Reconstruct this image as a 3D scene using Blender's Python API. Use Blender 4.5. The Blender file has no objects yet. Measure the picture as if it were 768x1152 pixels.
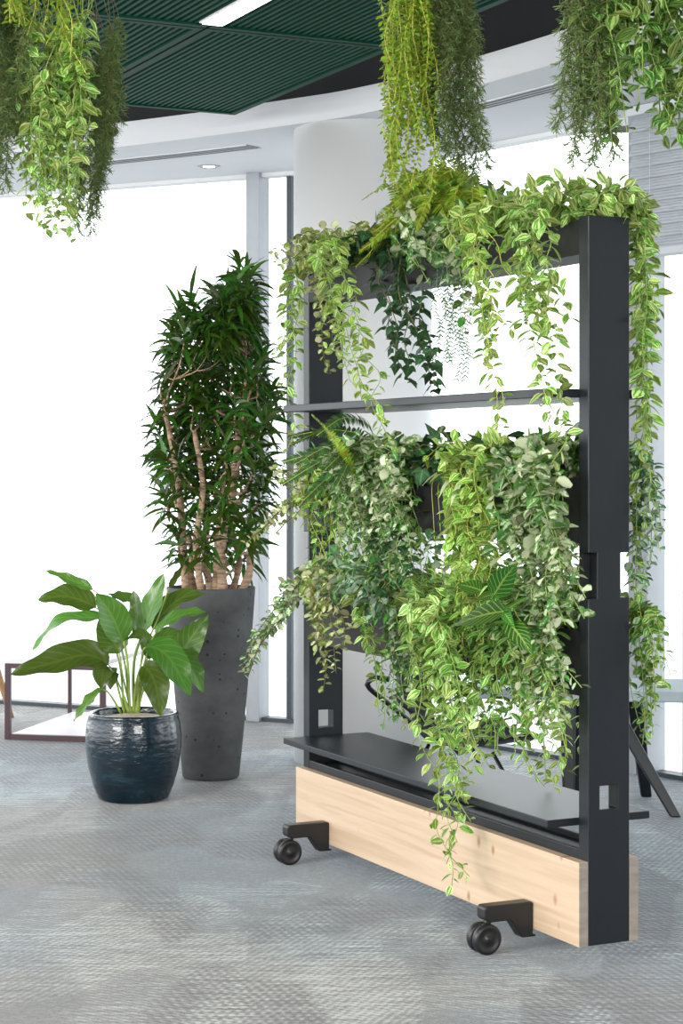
import bpy, bmesh, math, random
from mathutils import Vector, Matrix, Quaternion
V = Vector
C = bpy.context.scene
COL = C.collection
R = random.Random(7)
PI = math.pi

# ---------------------------------------------------------------- camera numbers
F, HY, CX, EYE = 2168.0, 520.5, 384.0, 1.31
A = 0.452                                   # yaw of the divider
X0, Y0 = 0.640, 4.999                       # its near front corner
LEN, WID, TOP = 1.763, 0.128, 1.953
TH = 0.046
US = V((-math.sin(A), math.cos(A), 0)); WS = V((math.cos(A), math.sin(A), 0))
O0 = V((X0, Y0, 0))

def loc(u, w, z):                           # divider coordinates -> world
    return O0 + US * u + WS * w + V((0, 0, z))
def on_w(x, y, w):                          # point seen at (x, y) lying on the plane w = const of the divider
    d = V(((x - CX) / F, 1, -(y - HY) / F)); e = V((0, 0, EYE))
    t = (w - (e - O0).dot(WS)) / d.dot(WS)
    return e + d * t
def at_y(x, y, Y):
    return V(((x - CX) / F * Y, Y, EYE - (y - HY) / F * Y))

# ---------------------------------------------------------------- materials
def new_mat(name):
    m = bpy.data.materials.new(name); m.use_nodes = True
    nt = m.node_tree; b = nt.nodes['Principled BSDF']
    return m, nt, b
def N(nt, t, **k):
    n = nt.nodes.new(t)
    for a, v in k.items():
        if a in n.inputs: n.inputs[a].default_value = v
        else: setattr(n, a, v)
    return n
def L(nt, a, b): nt.links.new(a, b)
def ramp(nt, fac, stops, interp='LINEAR'):
    r = nt.nodes.new('ShaderNodeValToRGB'); r.color_ramp.interpolation = interp
    el = r.color_ramp.elements
    while len(el) < len(stops): el.new(0.5)
    for e, (p, c) in zip(el, stops):
        e.position = p; e.color = (c[0], c[1], c[2], 1) if not isinstance(c, (int, float)) else (c, c, c, 1)
    if fac is not None: L(nt, fac, r.inputs[0])
    return r
def mixc(nt, f, a, b):
    m = nt.nodes.new('ShaderNodeMix'); m.data_type = 'RGBA'
    for s, v in ((0, f), (6, a), (7, b)):
        if isinstance(v, bpy.types.NodeSocket): L(nt, v, m.inputs[s])
        elif s == 0: m.inputs[0].default_value = v
        else: m.inputs[s].default_value = (v[0], v[1], v[2], 1)
    return m.outputs[2]
def math_(nt, op, a, b=None, c=None):
    m = nt.nodes.new('ShaderNodeMath'); m.operation = op
    for i, v in enumerate((a, b, c)):
        if v is None: continue
        if isinstance(v, bpy.types.NodeSocket): L(nt, v, m.inputs[i])
        else: m.inputs[i].default_value = v
    return m.outputs[0]

def plain(name, col, rough=.5, metal=0, noise=.06, scale=30, bump=0, spec=None, coat=0):
    m, nt, b = new_mat(name)
    tc = N(nt, 'ShaderNodeTexCoord')
    nz = N(nt, 'ShaderNodeTexNoise', Scale=scale, Detail=4.0); L(nt, tc.outputs['Object'], nz.inputs['Vector'])
    c1 = [max(0, c * (1 - noise)) for c in col]; c2 = [min(1, c * (1 + noise)) for c in col]
    r = ramp(nt, nz.outputs[0], [(.3, c1), (.7, c2)]); L(nt, r.outputs[0], b.inputs['Base Color'])
    b.inputs['Roughness'].default_value = rough; b.inputs['Metallic'].default_value = metal
    if spec is not None: b.inputs['Specular IOR Level'].default_value = spec
    if coat: b.inputs['Coat Weight'].default_value = coat; b.inputs['Coat Roughness'].default_value = .1
    if bump:
        bp = N(nt, 'ShaderNodeBump', Strength=bump, Distance=.002); L(nt, nz.outputs[0], bp.inputs['Height']); L(nt, bp.outputs[0], b.inputs['Normal'])
    return m

def leaf_mat(name, edge, mid, style='stripe', hue=.15, trans=.35, rough=.38):
    """edge/mid: colours towards the margin and the midrib; per-leaf variation from the mesh island"""
    m, nt, b = new_mat(name)
    uv = N(nt, 'ShaderNodeUVMap'); sp = N(nt, 'ShaderNodeSeparateXYZ'); L(nt, uv.outputs[0], sp.inputs[0])
    geo = N(nt, 'ShaderNodeNewGeometry'); rnd = geo.outputs['Random Per Island']
    d = math_(nt, 'ABSOLUTE', math_(nt, 'SUBTRACT', sp.outputs[0], .5))            # 0 at midrib, .5 at margin
    comb = N(nt, 'ShaderNodeCombineXYZ'); L(nt, math_(nt, 'MULTIPLY', rnd, 37.0), comb.inputs[2])
    L(nt, sp.outputs[0], comb.inputs[0]); L(nt, sp.outputs[1], comb.inputs[1])
    if style == 'stripe':                      # pale centre and outer streaks with green bands between
        nz = N(nt, 'ShaderNodeTexNoise', Scale=2.2, Detail=2.0); mp = N(nt, 'ShaderNodeMapping'); mp.inputs['Scale'].default_value = (4, .5, 1)
        L(nt, comb.outputs[0], mp.inputs[0]); L(nt, mp.outputs[0], nz.inputs['Vector'])
        f = math_(nt, 'ADD', math_(nt, 'MULTIPLY', d, 1.6), math_(nt, 'MULTIPLY', math_(nt, 'SUBTRACT', nz.outputs[0], .5), 1.6))
        r = ramp(nt, f, [(0, 1), (.12, .9), (.22, .05), (.50, .0), (.62, .7), (.8, 1)])
        fac = r.outputs[0]
    elif style == 'vein':                      # pale leaf with a net of green between pale veins
        nz = N(nt, 'ShaderNodeTexNoise', Scale=4.5, Detail=3.0); L(nt, comb.outputs[0], nz.inputs['Vector'])
        w2 = N(nt, 'ShaderNodeTexWhiteNoise', noise_dimensions='1D'); L(nt, math_(nt, 'MULTIPLY', rnd, 91.7), w2.inputs['W'])
        f = math_(nt, 'SUBTRACT', .80, math_(nt, 'MULTIPLY', d, 1.5))
        f = math_(nt, 'ADD', f, math_(nt, 'MULTIPLY', math_(nt, 'SUBTRACT', nz.outputs[0], .5), 1.5))
        f = math_(nt, 'ADD', f, math_(nt, 'MULTIPLY', math_(nt, 'SUBTRACT', w2.outputs[0], .5), .9))
        fac = ramp(nt, f, [(.25, 0), (.62, 1)]).outputs[0]
    elif style == 'ribs':                      # side veins running out at an angle
        w = math_(nt, 'FRACT', math_(nt, 'MULTIPLY', math_(nt, 'SUBTRACT', sp.outputs[1], math_(nt, 'MULTIPLY', d, .55)), 8.0))
        r = ramp(nt, w, [(0, 1), (.16, 0), (.9, 0), (1, 1)])
        fac = math_(nt, 'MAXIMUM', r.outputs[0], ramp(nt, d, [(0, 1), (.06, 0)]).outputs[0])
    else:
        fac = ramp(nt, d, [(0, 1), (.05, .15), (.5, 0)]).outputs[0]
    base = mixc(nt, fac, edge, mid)
    dark = mixc(nt, math_(nt, 'MULTIPLY', math_(nt, 'POWER', rnd, 1.5), .6), base, [c * .45 for c in edge])
    hs = N(nt, 'ShaderNodeHueSaturation'); L(nt, dark, hs.inputs['Color'])
    wn = N(nt, 'ShaderNodeTexWhiteNoise', noise_dimensions='1D'); L(nt, rnd, wn.inputs['W'])
    L(nt, math_(nt, 'ADD', .5 - hue * .22, math_(nt, 'MULTIPLY', wn.outputs[0], hue * .4)), hs.inputs['Hue'])
    L(nt, math_(nt, 'ADD', .62, math_(nt, 'MULTIPLY', wn.outputs[0], .86)), hs.inputs['Value'])
    L(nt, hs.outputs[0], b.inputs['Base Color'])
    b.inputs['Roughness'].default_value = rough
    tr = N(nt, 'ShaderNodeBsdfTranslucent'); L(nt, hs.outputs[0], tr.inputs[0])
    mx = N(nt, 'ShaderNodeMixShader'); mx.inputs[0].default_value = trans
    L(nt, b.outputs[0], mx.inputs[1]); L(nt, tr.outputs[0], mx.inputs[2])
    L(nt, mx.outputs[0], nt.nodes['Material Output'].inputs[0])
    return m

M = {}
M['black'] = plain('black_powder_coat', (.011, .0135, .0175), .40, noise=.08, scale=60, bump=.06, spec=.38)
M['black_plastic'] = plain('black_plastic', (.012, .012, .013), .4, noise=.1)
M['inside'] = plain('dark_planter', (.018, .0165, .018), .55, spec=.35)
M['white_paint'] = plain('white_paint', (.80, .81, .82), .7, noise=.012, scale=4)
M['soffit'] = plain('soffit_paint', (.74, .76, .79), .75, noise=.012, scale=4)
M['room_wall'] = plain('grey_wall_paint', (.42, .42, .43), .8, noise=.02, scale=4)
M['void'] = plain('black_ceiling_paint', (.018, .018, .021), .75, noise=.2, scale=3)
M['duct'] = plain('black_duct_wrap', (.02, .02, .022), .45, noise=.3, scale=5, bump=.8)
M['green_metal'] = plain('green_panel_paint', (.0018, .060, .034), .6, noise=.04, spec=.15)
M['green_trim'] = plain('green_trim_paint', (.0014, .046, .026), .6, noise=.04, spec=.15)
M['alu'] = plain('grey_aluminium', (.40, .42, .45), .45, metal=.3, noise=.02)
M['alu_dark'] = plain('dark_aluminium', (.06, .075, .09), .45, metal=.2, noise=.03)
M['slot'] = plain('dark_slot', (.12, .13, .14), .7)
M['blind'] = plain('pale_blind_slat', (.66, .69, .73), .5, noise=.02)
M['burgundy'] = plain('burgundy_metal', (.06, .024, .032), .45)
M['table_white'] = plain('white_tabletop', (.76, .73, .76), .45, noise=.01)
M['bench_grey'] = plain('blue_grey_seat', (.44, .52, .57), .5, noise=.05)
M['oak'] = plain('oak', (.50, .30, .15), .5, noise=.2, scale=18)
M['soil'] = plain('potting_soil', (.10, .07, .045), .9, noise=.6, scale=60, bump=1)
M['stem_green'] = plain('green_stem', (.25, .36, .07), .5, noise=.25, scale=20)
M['stem_yellow'] = plain('yellow_green_stem', (.48, .48, .08), .5, noise=.2, scale=20)
M['stem_brown'] = plain('brown_stem', (.13, .11, .05), .7, noise=.3, scale=20)
M['gravel'] = plain('clay_gravel', (.52, .42, .33), .9, noise=.5, scale=90, bump=.6)

M['T'] = leaf_mat('striped_leaf', (.14, .36, .02), (.84, .92, .42), 'stripe')
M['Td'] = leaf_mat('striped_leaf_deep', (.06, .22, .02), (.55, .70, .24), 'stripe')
M['Ty'] = leaf_mat('striped_leaf_bright', (.15, .38, .02), (.80, .90, .34), 'stripe', .10)
M['Fp'] = leaf_mat('pale_veined_leaf', (.10, .25, .05), (.82, .87, .60), 'vein', .15)
M['Fy'] = leaf_mat('cream_veined_leaf', (.27, .36, .06), (.85, .86, .52), 'vein', .15)
M['Fb'] = leaf_mat('bluish_veined_leaf', (.06, .19, .07), (.62, .74, .56), 'vein', .12)
M['D'] = leaf_mat('dark_ivy_leaf', (.028, .095, .03), (.18, .32, .14), 'plain', .12, .22)
M['Mg'] = leaf_mat('mid_green_leaf', (.07, .23, .03), (.32, .50, .12), 'plain', .2, .3)
M['Tiny'] = leaf_mat('tiny_yellow_leaf', (.33, .50, .05), (.70, .78, .16), 'plain', .16, .45)
M['B'] = leaf_mat('fern_leaf', (.27, .40, .03), (.52, .60, .10), 'plain', .2, .38)
M['Bd'] = leaf_mat('deep_fern_leaf', (.06, .16, .05), (.2, .3, .1), 'plain', .2, .3)
M['Nd'] = leaf_mat('needle_leaf', (.15, .23, .07), (.28, .36, .10), 'plain', .2, .35, .6)
M['Ns'] = leaf_mat('string_leaf', (.07, .18, .11), (.16, .3, .2), 'plain', .15, .3, .6)
M['Dr'] = leaf_mat('dark_glossy_strap_leaf', (.046, .125, .014), (.14, .26, .035), 'plain', .2, .25, .34)
M['Lf'] = leaf_mat('broad_glossy_leaf', (.085, .190, .026), (.17, .30, .05), 'ribs', .14, .30, .28)
M['Sy'] = leaf_mat('arrowhead_leaf', (.022, .12, .012), (.42, .58, .12), 'ribs', .1, .28, .3)
M['Sp'] = leaf_mat('pale_edged_leaf', (.60, .64, .42), (.10, .20, .07), 'plain', .08, .28, .35)

def glass_mat():
    m, nt, b = new_mat('window_glass'); nt.nodes.remove(b)
    t = N(nt, 'ShaderNodeBsdfTransparent'); t.inputs[0].default_value = (.97, .985, .985, 1)
    g = N(nt, 'ShaderNodeBsdfGlossy', Roughness=.02)
    lw = N(nt, 'ShaderNodeLayerWeight', Blend=.5); mx = N(nt, 'ShaderNodeMixShader')
    L(nt, math_(nt, 'ADD', .02, math_(nt, 'MULTIPLY', math_(nt, 'POWER', lw.outputs['Facing'], 5.0), .5)), mx.inputs[0]); L(nt, t.outputs[0], mx.inputs[1]); L(nt, g.outputs[0], mx.inputs[2])
    L(nt, mx.outputs[0], nt.nodes['Material Output'].inputs[0]); return m
M['glass'] = glass_mat()
def sheer_mat():
    m, nt, b = new_mat('sheer_white_fabric')
    tc = N(nt, 'ShaderNodeTexCoord'); nz = N(nt, 'ShaderNodeTexNoise', Scale=4.0, Detail=5.0); mp = N(nt, 'ShaderNodeMapping'); mp.inputs['Scale'].default_value = (1, 1, .25)
    L(nt, tc.outputs['Object'], mp.inputs[0]); L(nt, mp.outputs[0], nz.inputs['Vector'])
    r = ramp(nt, nz.outputs[0], [(.35, (.86, .88, .90)), (.6, (.93, .94, .95))])
    t = N(nt, 'ShaderNodeBsdfTransparent'); tl = N(nt, 'ShaderNodeBsdfTranslucent'); L(nt, r.outputs[0], tl.inputs[0]); L(nt, r.outputs[0], t.inputs[0])
    mx = N(nt, 'ShaderNodeMixShader'); mx.inputs[0].default_value = .35
    L(nt, t.outputs[0], mx.inputs[1]); L(nt, tl.outputs[0], mx.inputs[2]); L(nt, mx.outputs[0], nt.nodes['Material Output'].inputs[0])
    return m
M['sheer'] = sheer_mat()
def emit(name, col, s):
    m, nt, b = new_mat(name); b.inputs['Base Color'].default_value = (.9, .9, .9, 1)
    b.inputs['Emission Color'].default_value = (*col, 1); b.inputs['Emission Strength'].default_value = s; return m
M['lamp'] = emit('lamp_diffuser', (1, .96, .88), 6)
M['sky_lamp'] = emit('downlight_lens', (1, .97, .92), 2)

def wood_mat():
    m, nt, b = new_mat('knotty_pine_board')
    tc = N(nt, 'ShaderNodeTexCoord')
    mp = N(nt, 'ShaderNodeMapping'); mp.inputs['Scale'].default_value = (6, 1.2, 26); L(nt, tc.outputs['Object'], mp.inputs[0])
    nz = N(nt, 'ShaderNodeTexNoise', Scale=1.6, Detail=5.0, Distortion=.6); L(nt, mp.outputs[0], nz.inputs['Vector'])
    base = ramp(nt, nz.outputs[0], [(.3, (.47, .335, .225)), (.5, (.55, .41, .285)), (.75, (.61, .475, .345))])
    mk = N(nt, 'ShaderNodeMapping'); mk.inputs['Scale'].default_value = (2, 15, 9.5); L(nt, tc.outputs['Object'], mk.inputs[0])
    vo = N(nt, 'ShaderNodeTexVoronoi', Scale=1.0, Randomness=1.0); L(nt, mk.outputs[0], vo.inputs['Vector'])
    sc = N(nt, 'ShaderNodeSeparateColor'); L(nt, vo.outputs['Color'], sc.inputs[0])
    sz = math_(nt, 'MULTIPLY', math_(nt, 'GREATER_THAN', sc.outputs[0], .5), math_(nt, 'ADD', .09, math_(nt, 'MULTIPLY', sc.outputs[1], .15)))
    k = math_(nt, 'SUBTRACT', 1.0, math_(nt, 'DIVIDE', vo.outputs['Distance'], math_(nt, 'MAXIMUM', sz, .001)))
    kr = ramp(nt, k, [(0, 0), (.4, .55), (.8, 1)])
    c = mixc(nt, kr.outputs[0], base.outputs[0], (.36, .18, .075))
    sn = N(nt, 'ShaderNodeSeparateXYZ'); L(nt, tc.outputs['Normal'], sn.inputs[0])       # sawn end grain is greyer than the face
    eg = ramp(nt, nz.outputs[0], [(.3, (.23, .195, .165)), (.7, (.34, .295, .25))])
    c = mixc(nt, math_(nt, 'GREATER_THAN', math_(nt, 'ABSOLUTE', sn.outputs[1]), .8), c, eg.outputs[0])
    L(nt, c, b.inputs['Base Color']); b.inputs['Roughness'].default_value = .6
    bp = N(nt, 'ShaderNodeBump', Strength=.12, Distance=.001); L(nt, nz.outputs[0], bp.inputs['Height']); L(nt, bp.outputs[0], b.inputs['Normal'])
    return m
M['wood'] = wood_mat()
def carpet_mat():
    m, nt, b = new_mat('patterned_carpet')
    tc = N(nt, 'ShaderNodeTexCoord'); P = tc.outputs['Object']
    def noise(sc_, det, rough=.5, dist=0, rot=None, scl=None, off=0):
        n = N(nt, 'ShaderNodeTexNoise', Scale=sc_, Detail=det, Roughness=rough, Distortion=dist)
        q = N(nt, 'ShaderNodeMapping'); q.inputs['Rotation'].default_value = (0, 0, rot or 0); q.inputs['Scale'].default_value = scl or (1, 1, 1); q.inputs['Location'].default_value = (off, off, off)
        L(nt, P, q.inputs[0]); L(nt, q.outputs[0], n.inputs['Vector']); return n.outputs[0]
    def c5(x, k): return math_(nt, 'MULTIPLY', math_(nt, 'SUBTRACT', x, .5), k)
    # hatching in three directions, each confined to its own drifting patches
    f = None
    for k, (rot, off) in enumerate(((1.2, 3), (-1.15, 11), (.55, 23))):
        hatch = noise(5, 3, .6, .2, rot, (1, 13, 1), off)
        w = N(nt, 'ShaderNodeTexWave', Scale=13 + 2 * k, Distortion=2.5, Detail=3.0); w.inputs['Detail Scale'].default_value = 2.0
        q = N(nt, 'ShaderNodeMapping'); q.inputs['Rotation'].default_value = (0, 0, rot + PI / 2); L(nt, P, q.inputs[0]); L(nt, q.outputs[0], w.inputs['Vector'])
        mask = ramp(nt, noise(1.15, 2, .5, .5, (.5, -.5, .2)[k], (1.7, .75, 1), off + 5), [(.485, 0), (.525, 1)]).outputs[0]
        t = math_(nt, 'MULTIPLY', math_(nt, 'ADD', c5(hatch, 1.05), c5(w.outputs[1], .22)), mask)
        t = math_(nt, 'ADD', t, math_(nt, 'MULTIPLY', mask, (-.20, .13, .10)[k]))
        f = t if f is None else math_(nt, 'ADD', f, t)
    f = math_(nt, 'ADD', f, .39)
    f = math_(nt, 'ADD', f, c5(noise(1.0, 5, .6, .5, .4, (1.4, .8, 1)), .75))
    f = math_(nt, 'ADD', f, c5(noise(48, 4, .85), 1.05))
    f = math_(nt, 'ADD', f, c5(noise(200, 2, .7), .7))
    c = ramp(nt, f, [(.05, (.034, .050, .068)), (.42, (.098, .142, .180)), (.62, (.190, .252, .290)), (1, (.46, .54, .56))])
    warm = ramp(nt, noise(.55, 3, .5, .3, 0, None, 7.3), [(.42, 0), (.58, 1)]).outputs[0]
    wc = ramp(nt, f, [(.08, (.050, .045, .042)), (.42, (.128, .122, .114)), (.62, (.22, .212, .198)), (.95, (.43, .43, .41))])
    L(nt, mixc(nt, math_(nt, 'MULTIPLY', warm, .85), c.outputs[0], wc.outputs[0]), b.inputs['Base Color'])
    b.inputs['Roughness'].default_value = .66; b.inputs['Sheen Weight'].default_value = .25; b.inputs['Sheen Roughness'].default_value = .4
    bp = N(nt, 'ShaderNodeBump', Strength=.6, Distance=.004); L(nt, f, bp.inputs['Height']); L(nt, bp.outputs[0], b.inputs['Normal'])
    return m
M['carpet'] = carpet_mat()
def concrete_mat():
    m, nt, b = new_mat('pitted_grey_concrete')
    tc = N(nt, 'ShaderNodeTexCoord'); P = tc.outputs['Object']
    mp = N(nt, 'ShaderNodeMapping'); mp.inputs['Scale'].default_value = (1, 1, 1.5); L(nt, P, mp.inputs[0])
    n1 = N(nt, 'ShaderNodeTexNoise', Scale=6.0, Detail=7.0, Roughness=.65); L(nt, mp.outputs[0], n1.inputs['Vector'])
    c = ramp(nt, n1.outputs[0], [(.3, (.055, .056, .060)), (.7, (.115, .115, .120))])
    vo = N(nt, 'ShaderNodeTexVoronoi', Scale=42.0); L(nt, P, vo.inputs['Vector'])
    s = N(nt, 'ShaderNodeSeparateColor'); L(nt, vo.outputs['Color'], s.inputs[0])
    pit = math_(nt, 'MULTIPLY', math_(nt, 'GREATER_THAN', s.outputs[0], .72), math_(nt, 'LESS_THAN', vo.outputs['Distance'], math_(nt, 'MULTIPLY', s.outputs[1], .30)))
    cc = mixc(nt, pit, c.outputs[0], (.02, .02, .022)); L(nt, cc, b.inputs['Base Color']); b.inputs['Roughness'].default_value = .75
    bp = N(nt, 'ShaderNodeBump', Strength=.6, Distance=.003); L(nt, math_(nt, 'SUBTRACT', n1.outputs[0], pit), bp.inputs['Height']); L(nt, bp.outputs[0], b.inputs['Normal'])
    return m
M['concrete'] = concrete_mat()
def glaze_mat():
    m, nt, b = new_mat('dark_teal_glaze')
    tc = N(nt, 'ShaderNodeTexCoord'); P = tc.outputs['Object']
    mp = N(nt, 'ShaderNodeMapping'); mp.inputs['Scale'].default_value = (1, 1, 2.6); L(nt, P, mp.inputs[0])
    n1 = N(nt, 'ShaderNodeTexNoise', Scale=7.0, Detail=6.0, Roughness=.6, Distortion=.8); L(nt, mp.outputs[0], n1.inputs['Vector'])
    c = ramp(nt, n1.outputs[0], [(.35, (.003, .008, .014)), (.58, (.004, .018, .030)), (.70, (.012, .032, .045)), (.80, (.12, .14, .15))])
    L(nt, c.outputs[0], b.inputs['Base Color']); b.inputs['Roughness'].default_value = .16; b.inputs['Coat Weight'].default_value = .5
    n2 = N(nt, 'ShaderNodeTexNoise', Scale=26.0, Detail=3.0); L(nt, mp.outputs[0], n2.inputs['Vector'])
    bp = N(nt, 'ShaderNodeBump', Strength=.6, Distance=.008); L(nt, n2.outputs[0], bp.inputs['Height']); L(nt, bp.outputs[0], b.inputs['Normal'])
    return m
M['glaze'] = glaze_mat()
def bark_mat():
    m, nt, b = new_mat('pale_ringed_bark')
    tc = N(nt, 'ShaderNodeTexCoord'); mp = N(nt, 'ShaderNodeMapping'); mp.inputs['Scale'].default_value = (1, 1, 5); L(nt, tc.outputs['Object'], mp.inputs[0])
    n1 = N(nt, 'ShaderNodeTexNoise', Scale=22.0, Detail=5.0); L(nt, mp.outputs[0], n1.inputs['Vector'])
    c = ramp(nt, n1.outputs[0], [(.3, (.20, .12, .075)), (.52, (.46, .31, .21)), (.75, (.62, .47, .35))])
    L(nt, c.outputs[0], b.inputs['Base Color']); b.inputs['Roughness'].default_value = .8
    bp = N(nt, 'ShaderNodeBump', Strength=.9, Distance=.006); L(nt, n1.outputs[0], bp.inputs['Height']); L(nt, bp.outputs[0], b.inputs['Normal'])
    return m
M['bark'] = bark_mat()

# ---------------------------------------------------------------- mesh helpers
class MB:
    def __init__(s): s.v = []; s.f = []; s.uv = []; s.smooth = []
    def quad(s, pts, uvs=None, sm=False):
        i = len(s.v); s.v += [tuple(p) for p in pts]; s.f.append(tuple(range(i, i + len(pts))))
        s.uv += uvs or [(0, 0)] * len(pts); s.smooth.append(sm)
    def box(s, x0, x1, y0, y1, z0, z1, mat=None):
        p = [V((x, y, z)) for x in (x0, x1) for y in (y0, y1) for z in (z0, z1)]
        if mat: p = [mat @ q for q in p]
        i = len(s.v); s.v += [tuple(q) for q in p]
        for f in ((0, 1, 3, 2), (4, 6, 7, 5), (0, 4, 5, 1), (2, 3, 7, 6), (0, 2, 6, 4), (1, 5, 7, 3)):
            s.f.append(tuple(i + k for k in f)); s.uv += [(0, 0)] * 4; s.smooth.append(False)
    def tube(s, pts, rad, n=6, cap=True):
        """pts: list of Vector, rad: number or list"""
        if not isinstance(rad, (list, tuple)): rad = [rad] * len(pts)
        i0 = len(s.v); nrm = None
        for k, p in enumerate(pts):
            t = (pts[min(k + 1, len(pts) - 1)] - pts[max(k - 1, 0)])
            t = t.normalized() if t.length > 1e-9 else V((0, 0, 1))
            if nrm is None:
                nrm = t.cross(V((0, 0, 1)) if abs(t.z) < .9 else V((1, 0, 0))).normalized()
            else:
                nrm = (nrm - t * nrm.dot(t)).normalized()
            b = t.cross(nrm)
            for j in range(n):
                a = 2 * PI * j / n; s.v.append(tuple(p + (nrm * math.cos(a) + b * math.sin(a)) * rad[k]))
        for k in range(len(pts) - 1):
            for j in range(n):
                a = i0 + k * n + j; b2 = i0 + k * n + (j + 1) % n
                s.f.append((a, b2, b2 + n, a + n)); s.uv += [(0, 0)] * 4; s.smooth.append(True)
        if cap:
            s.f.append(tuple(i0 + j for j in range(n))[::-1]); s.uv += [(0, 0)] * n; s.smooth.append(False)
            e = i0 + (len(pts) - 1) * n
            s.f.append(tuple(e + j for j in range(n))); s.uv += [(0, 0)] * n; s.smooth.append(False)
    def lathe(s, prof, c=(0, 0), n=64):
        i0 = len(s.v)
        for r, z in prof:
            for j in range(n):
                a = 2 * PI * j / n; s.v.append((c[0] + r * math.cos(a), c[1] + r * math.sin(a), z))
        for k in range(len(prof) - 1):
            for j in range(n):
                a = i0 + k * n + j; b = i0 + k * n + (j + 1) % n
                s.f.append((a, b, b + n, a + n)); s.uv += [(0, 0)] * 4; s.smooth.append(True)
        for k, rev in ((0, True), (len(prof) - 1, False)):
            if prof[k][0] > 1e-4:
                ids = [i0 + k * n + j for j in range(n)]
                s.f.append(tuple(ids[::-1] if rev else ids)); s.uv += [(0, 0)] * n; s.smooth.append(False)
    def prism(s, poly, x0, x1, ax='x'):
        """poly in the other two axes, extruded from x0 to x1"""
        n = len(poly); i = len(s.v)
        for x in (x0, x1):
            for a, b in poly: s.v.append({'x': (x, a, b), 'y': (a, x, b), 'z': (a, b, x)}[ax])
        s.f.append(tuple(range(i, i + n))[::-1]); s.f.append(tuple(range(i + n, i + 2 * n))); s.uv += [(0, 0)] * (2 * n); s.smooth += [False] * 2
        for j in range(n):
            k = (j + 1) % n; s.f.append((i + j, i + k, i + n + k, i + n + j)); s.uv += [(0, 0)] * 4; s.smooth.append(False)
    def leaf(s, p, d, nrm, ln, wd, droop=.3, fold=.25, prof=(0, .75, 1, .7, 0), twist=0):
        """a folded, arched leaf blade starting at p along d"""
        d = d.normalized(); nrm = (nrm - d * nrm.dot(d))
        nrm = nrm.normalized() if nrm.length > 1e-6 else d.orthogonal().normalized()
        side = d.cross(nrm); k = len(prof) - 1; q = V(p); rows = []; dd = d.copy(); nn = nrm.copy()
        for i, wv in enumerate(prof):
            w = wd * .5 * wv; sd = side
            if twist: sd = Quaternion(dd, twist * i / k) @ side
            up = dd.cross(sd) * -1
            rows.append((q - sd * w + up * (w * fold), q.copy(), q + sd * w + up * (w * fold), i / k))
            dd = (dd + V((0, 0, -1)) * droop / k).normalized(); q = q + dd * ln / k
        i0 = len(s.v)
        for a, b, c, t in rows:
            s.v += [tuple(a), tuple(b), tuple(c)]
        for i in range(k):
            b0 = i0 + i * 3; t0, t1 = rows[i][3], rows[i + 1][3]
            s.f.append((b0, b0 + 1, b0 + 4, b0 + 3)); s.uv += [(0, t0), (.5, t0), (.5, t1), (0, t1)]
            s.f.append((b0 + 1, b0 + 2, b0 + 5, b0 + 4)); s.uv += [(.5, t0), (1, t0), (1, t1), (.5, t1)]
            s.smooth += [True, True]
    def build(s, name, mat, parent=None, bevel=0, doubles=False, origin=None, seg=2):
        me = bpy.data.meshes.new(name)
        vs = s.v
        if origin is not None: vs = [(a - origin[0], b - origin[1], c - origin[2]) for a, b, c in vs]
        me.from_pydata(vs, [], s.f); me.polygons.foreach_set('use_smooth', s.smooth)
        ul = me.uv_layers.new(name='UVMap'); ul.data.foreach_set('uv', [c for t in s.uv for c in t])
        if doubles or bevel:
            bm = bmesh.new(); bm.from_mesh(me); bmesh.ops.remove_doubles(bm, verts=bm.verts, dist=1e-5)
            bmesh.ops.recalc_face_normals(bm, faces=bm.faces); bm.to_mesh(me); bm.free()
        me.materials.append(mat)
        o = bpy.data.objects.new(name, me); COL.objects.link(o)
        if parent: o.parent = parent
        elif origin is not None: o.location = origin
        if bevel:
            md = o.modifiers.new('bevel', 'BEVEL'); md.width = bevel; md.segments = seg; md.limit_method = 'ANGLE'
        return o

def thing(name, label, cat, at=(0, 0, 0), rz=0, group=None, kind=None):
    o = bpy.data.objects.new(name, None); COL.objects.link(o); o.location = at; o.rotation_euler = (0, 0, rz); o.empty_display_size = .1
    if label: o['label'] = label
    if cat: o['category'] = cat
    if group: o['group'] = group
    if kind: o['kind'] = kind
    return o
def tag(o, label=None, cat=None, group=None, kind=None):
    for k, v in (('label', label), ('category', cat), ('group', group), ('kind', kind)):
        if v: o[k] = v
    return o
def dup(root, at, rz=None, label=None):
    r = root.copy(); COL.objects.link(r); r.location = at
    if rz is not None: r.rotation_euler = (0, 0, rz)
    if label: r['label'] = label
    for ch in list(root.children):
        c = ch.copy(); COL.objects.link(c); c.parent = r
        for g in ch.children:
            d = g.copy(); COL.objects.link(d); d.parent = c
    return r

# ---------------------------------------------------------------- the room
# facade: two straight glazed runs meeting behind the column
def fac_left(px):                           # floor point of the left run seen at column px
    k = (px - CX) / F; Y = (9.68 - .49 * .241) / (1 + .49 * k); return V((k * Y, Y, 0))
def fac_right(px):
    k = (px - CX) / F; Y = (9.13 + 1.25 * .442) / (1 + 1.25 * k); return V((k * Y, Y, 0))
CORNER = V((.158, 9.485, 0)); ZT = 2.777
farL = V((-4.6, 9.562 + .49 * 4.6, 0)); farR = V((4.6, 9.6825 - 1.25 * 4.6, 0))

mb = MB()
poly = [(-4.7, -3), (4.7, -3), (4.7, farR.y + .05), (CORNER.x + .02, CORNER.y + .1), (-4.7, farL.y + .1)]
mb.prism(poly, -.12, 0, 'z')
tag(mb.build('floor', M['carpet'], doubles=True), kind='structure')

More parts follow.
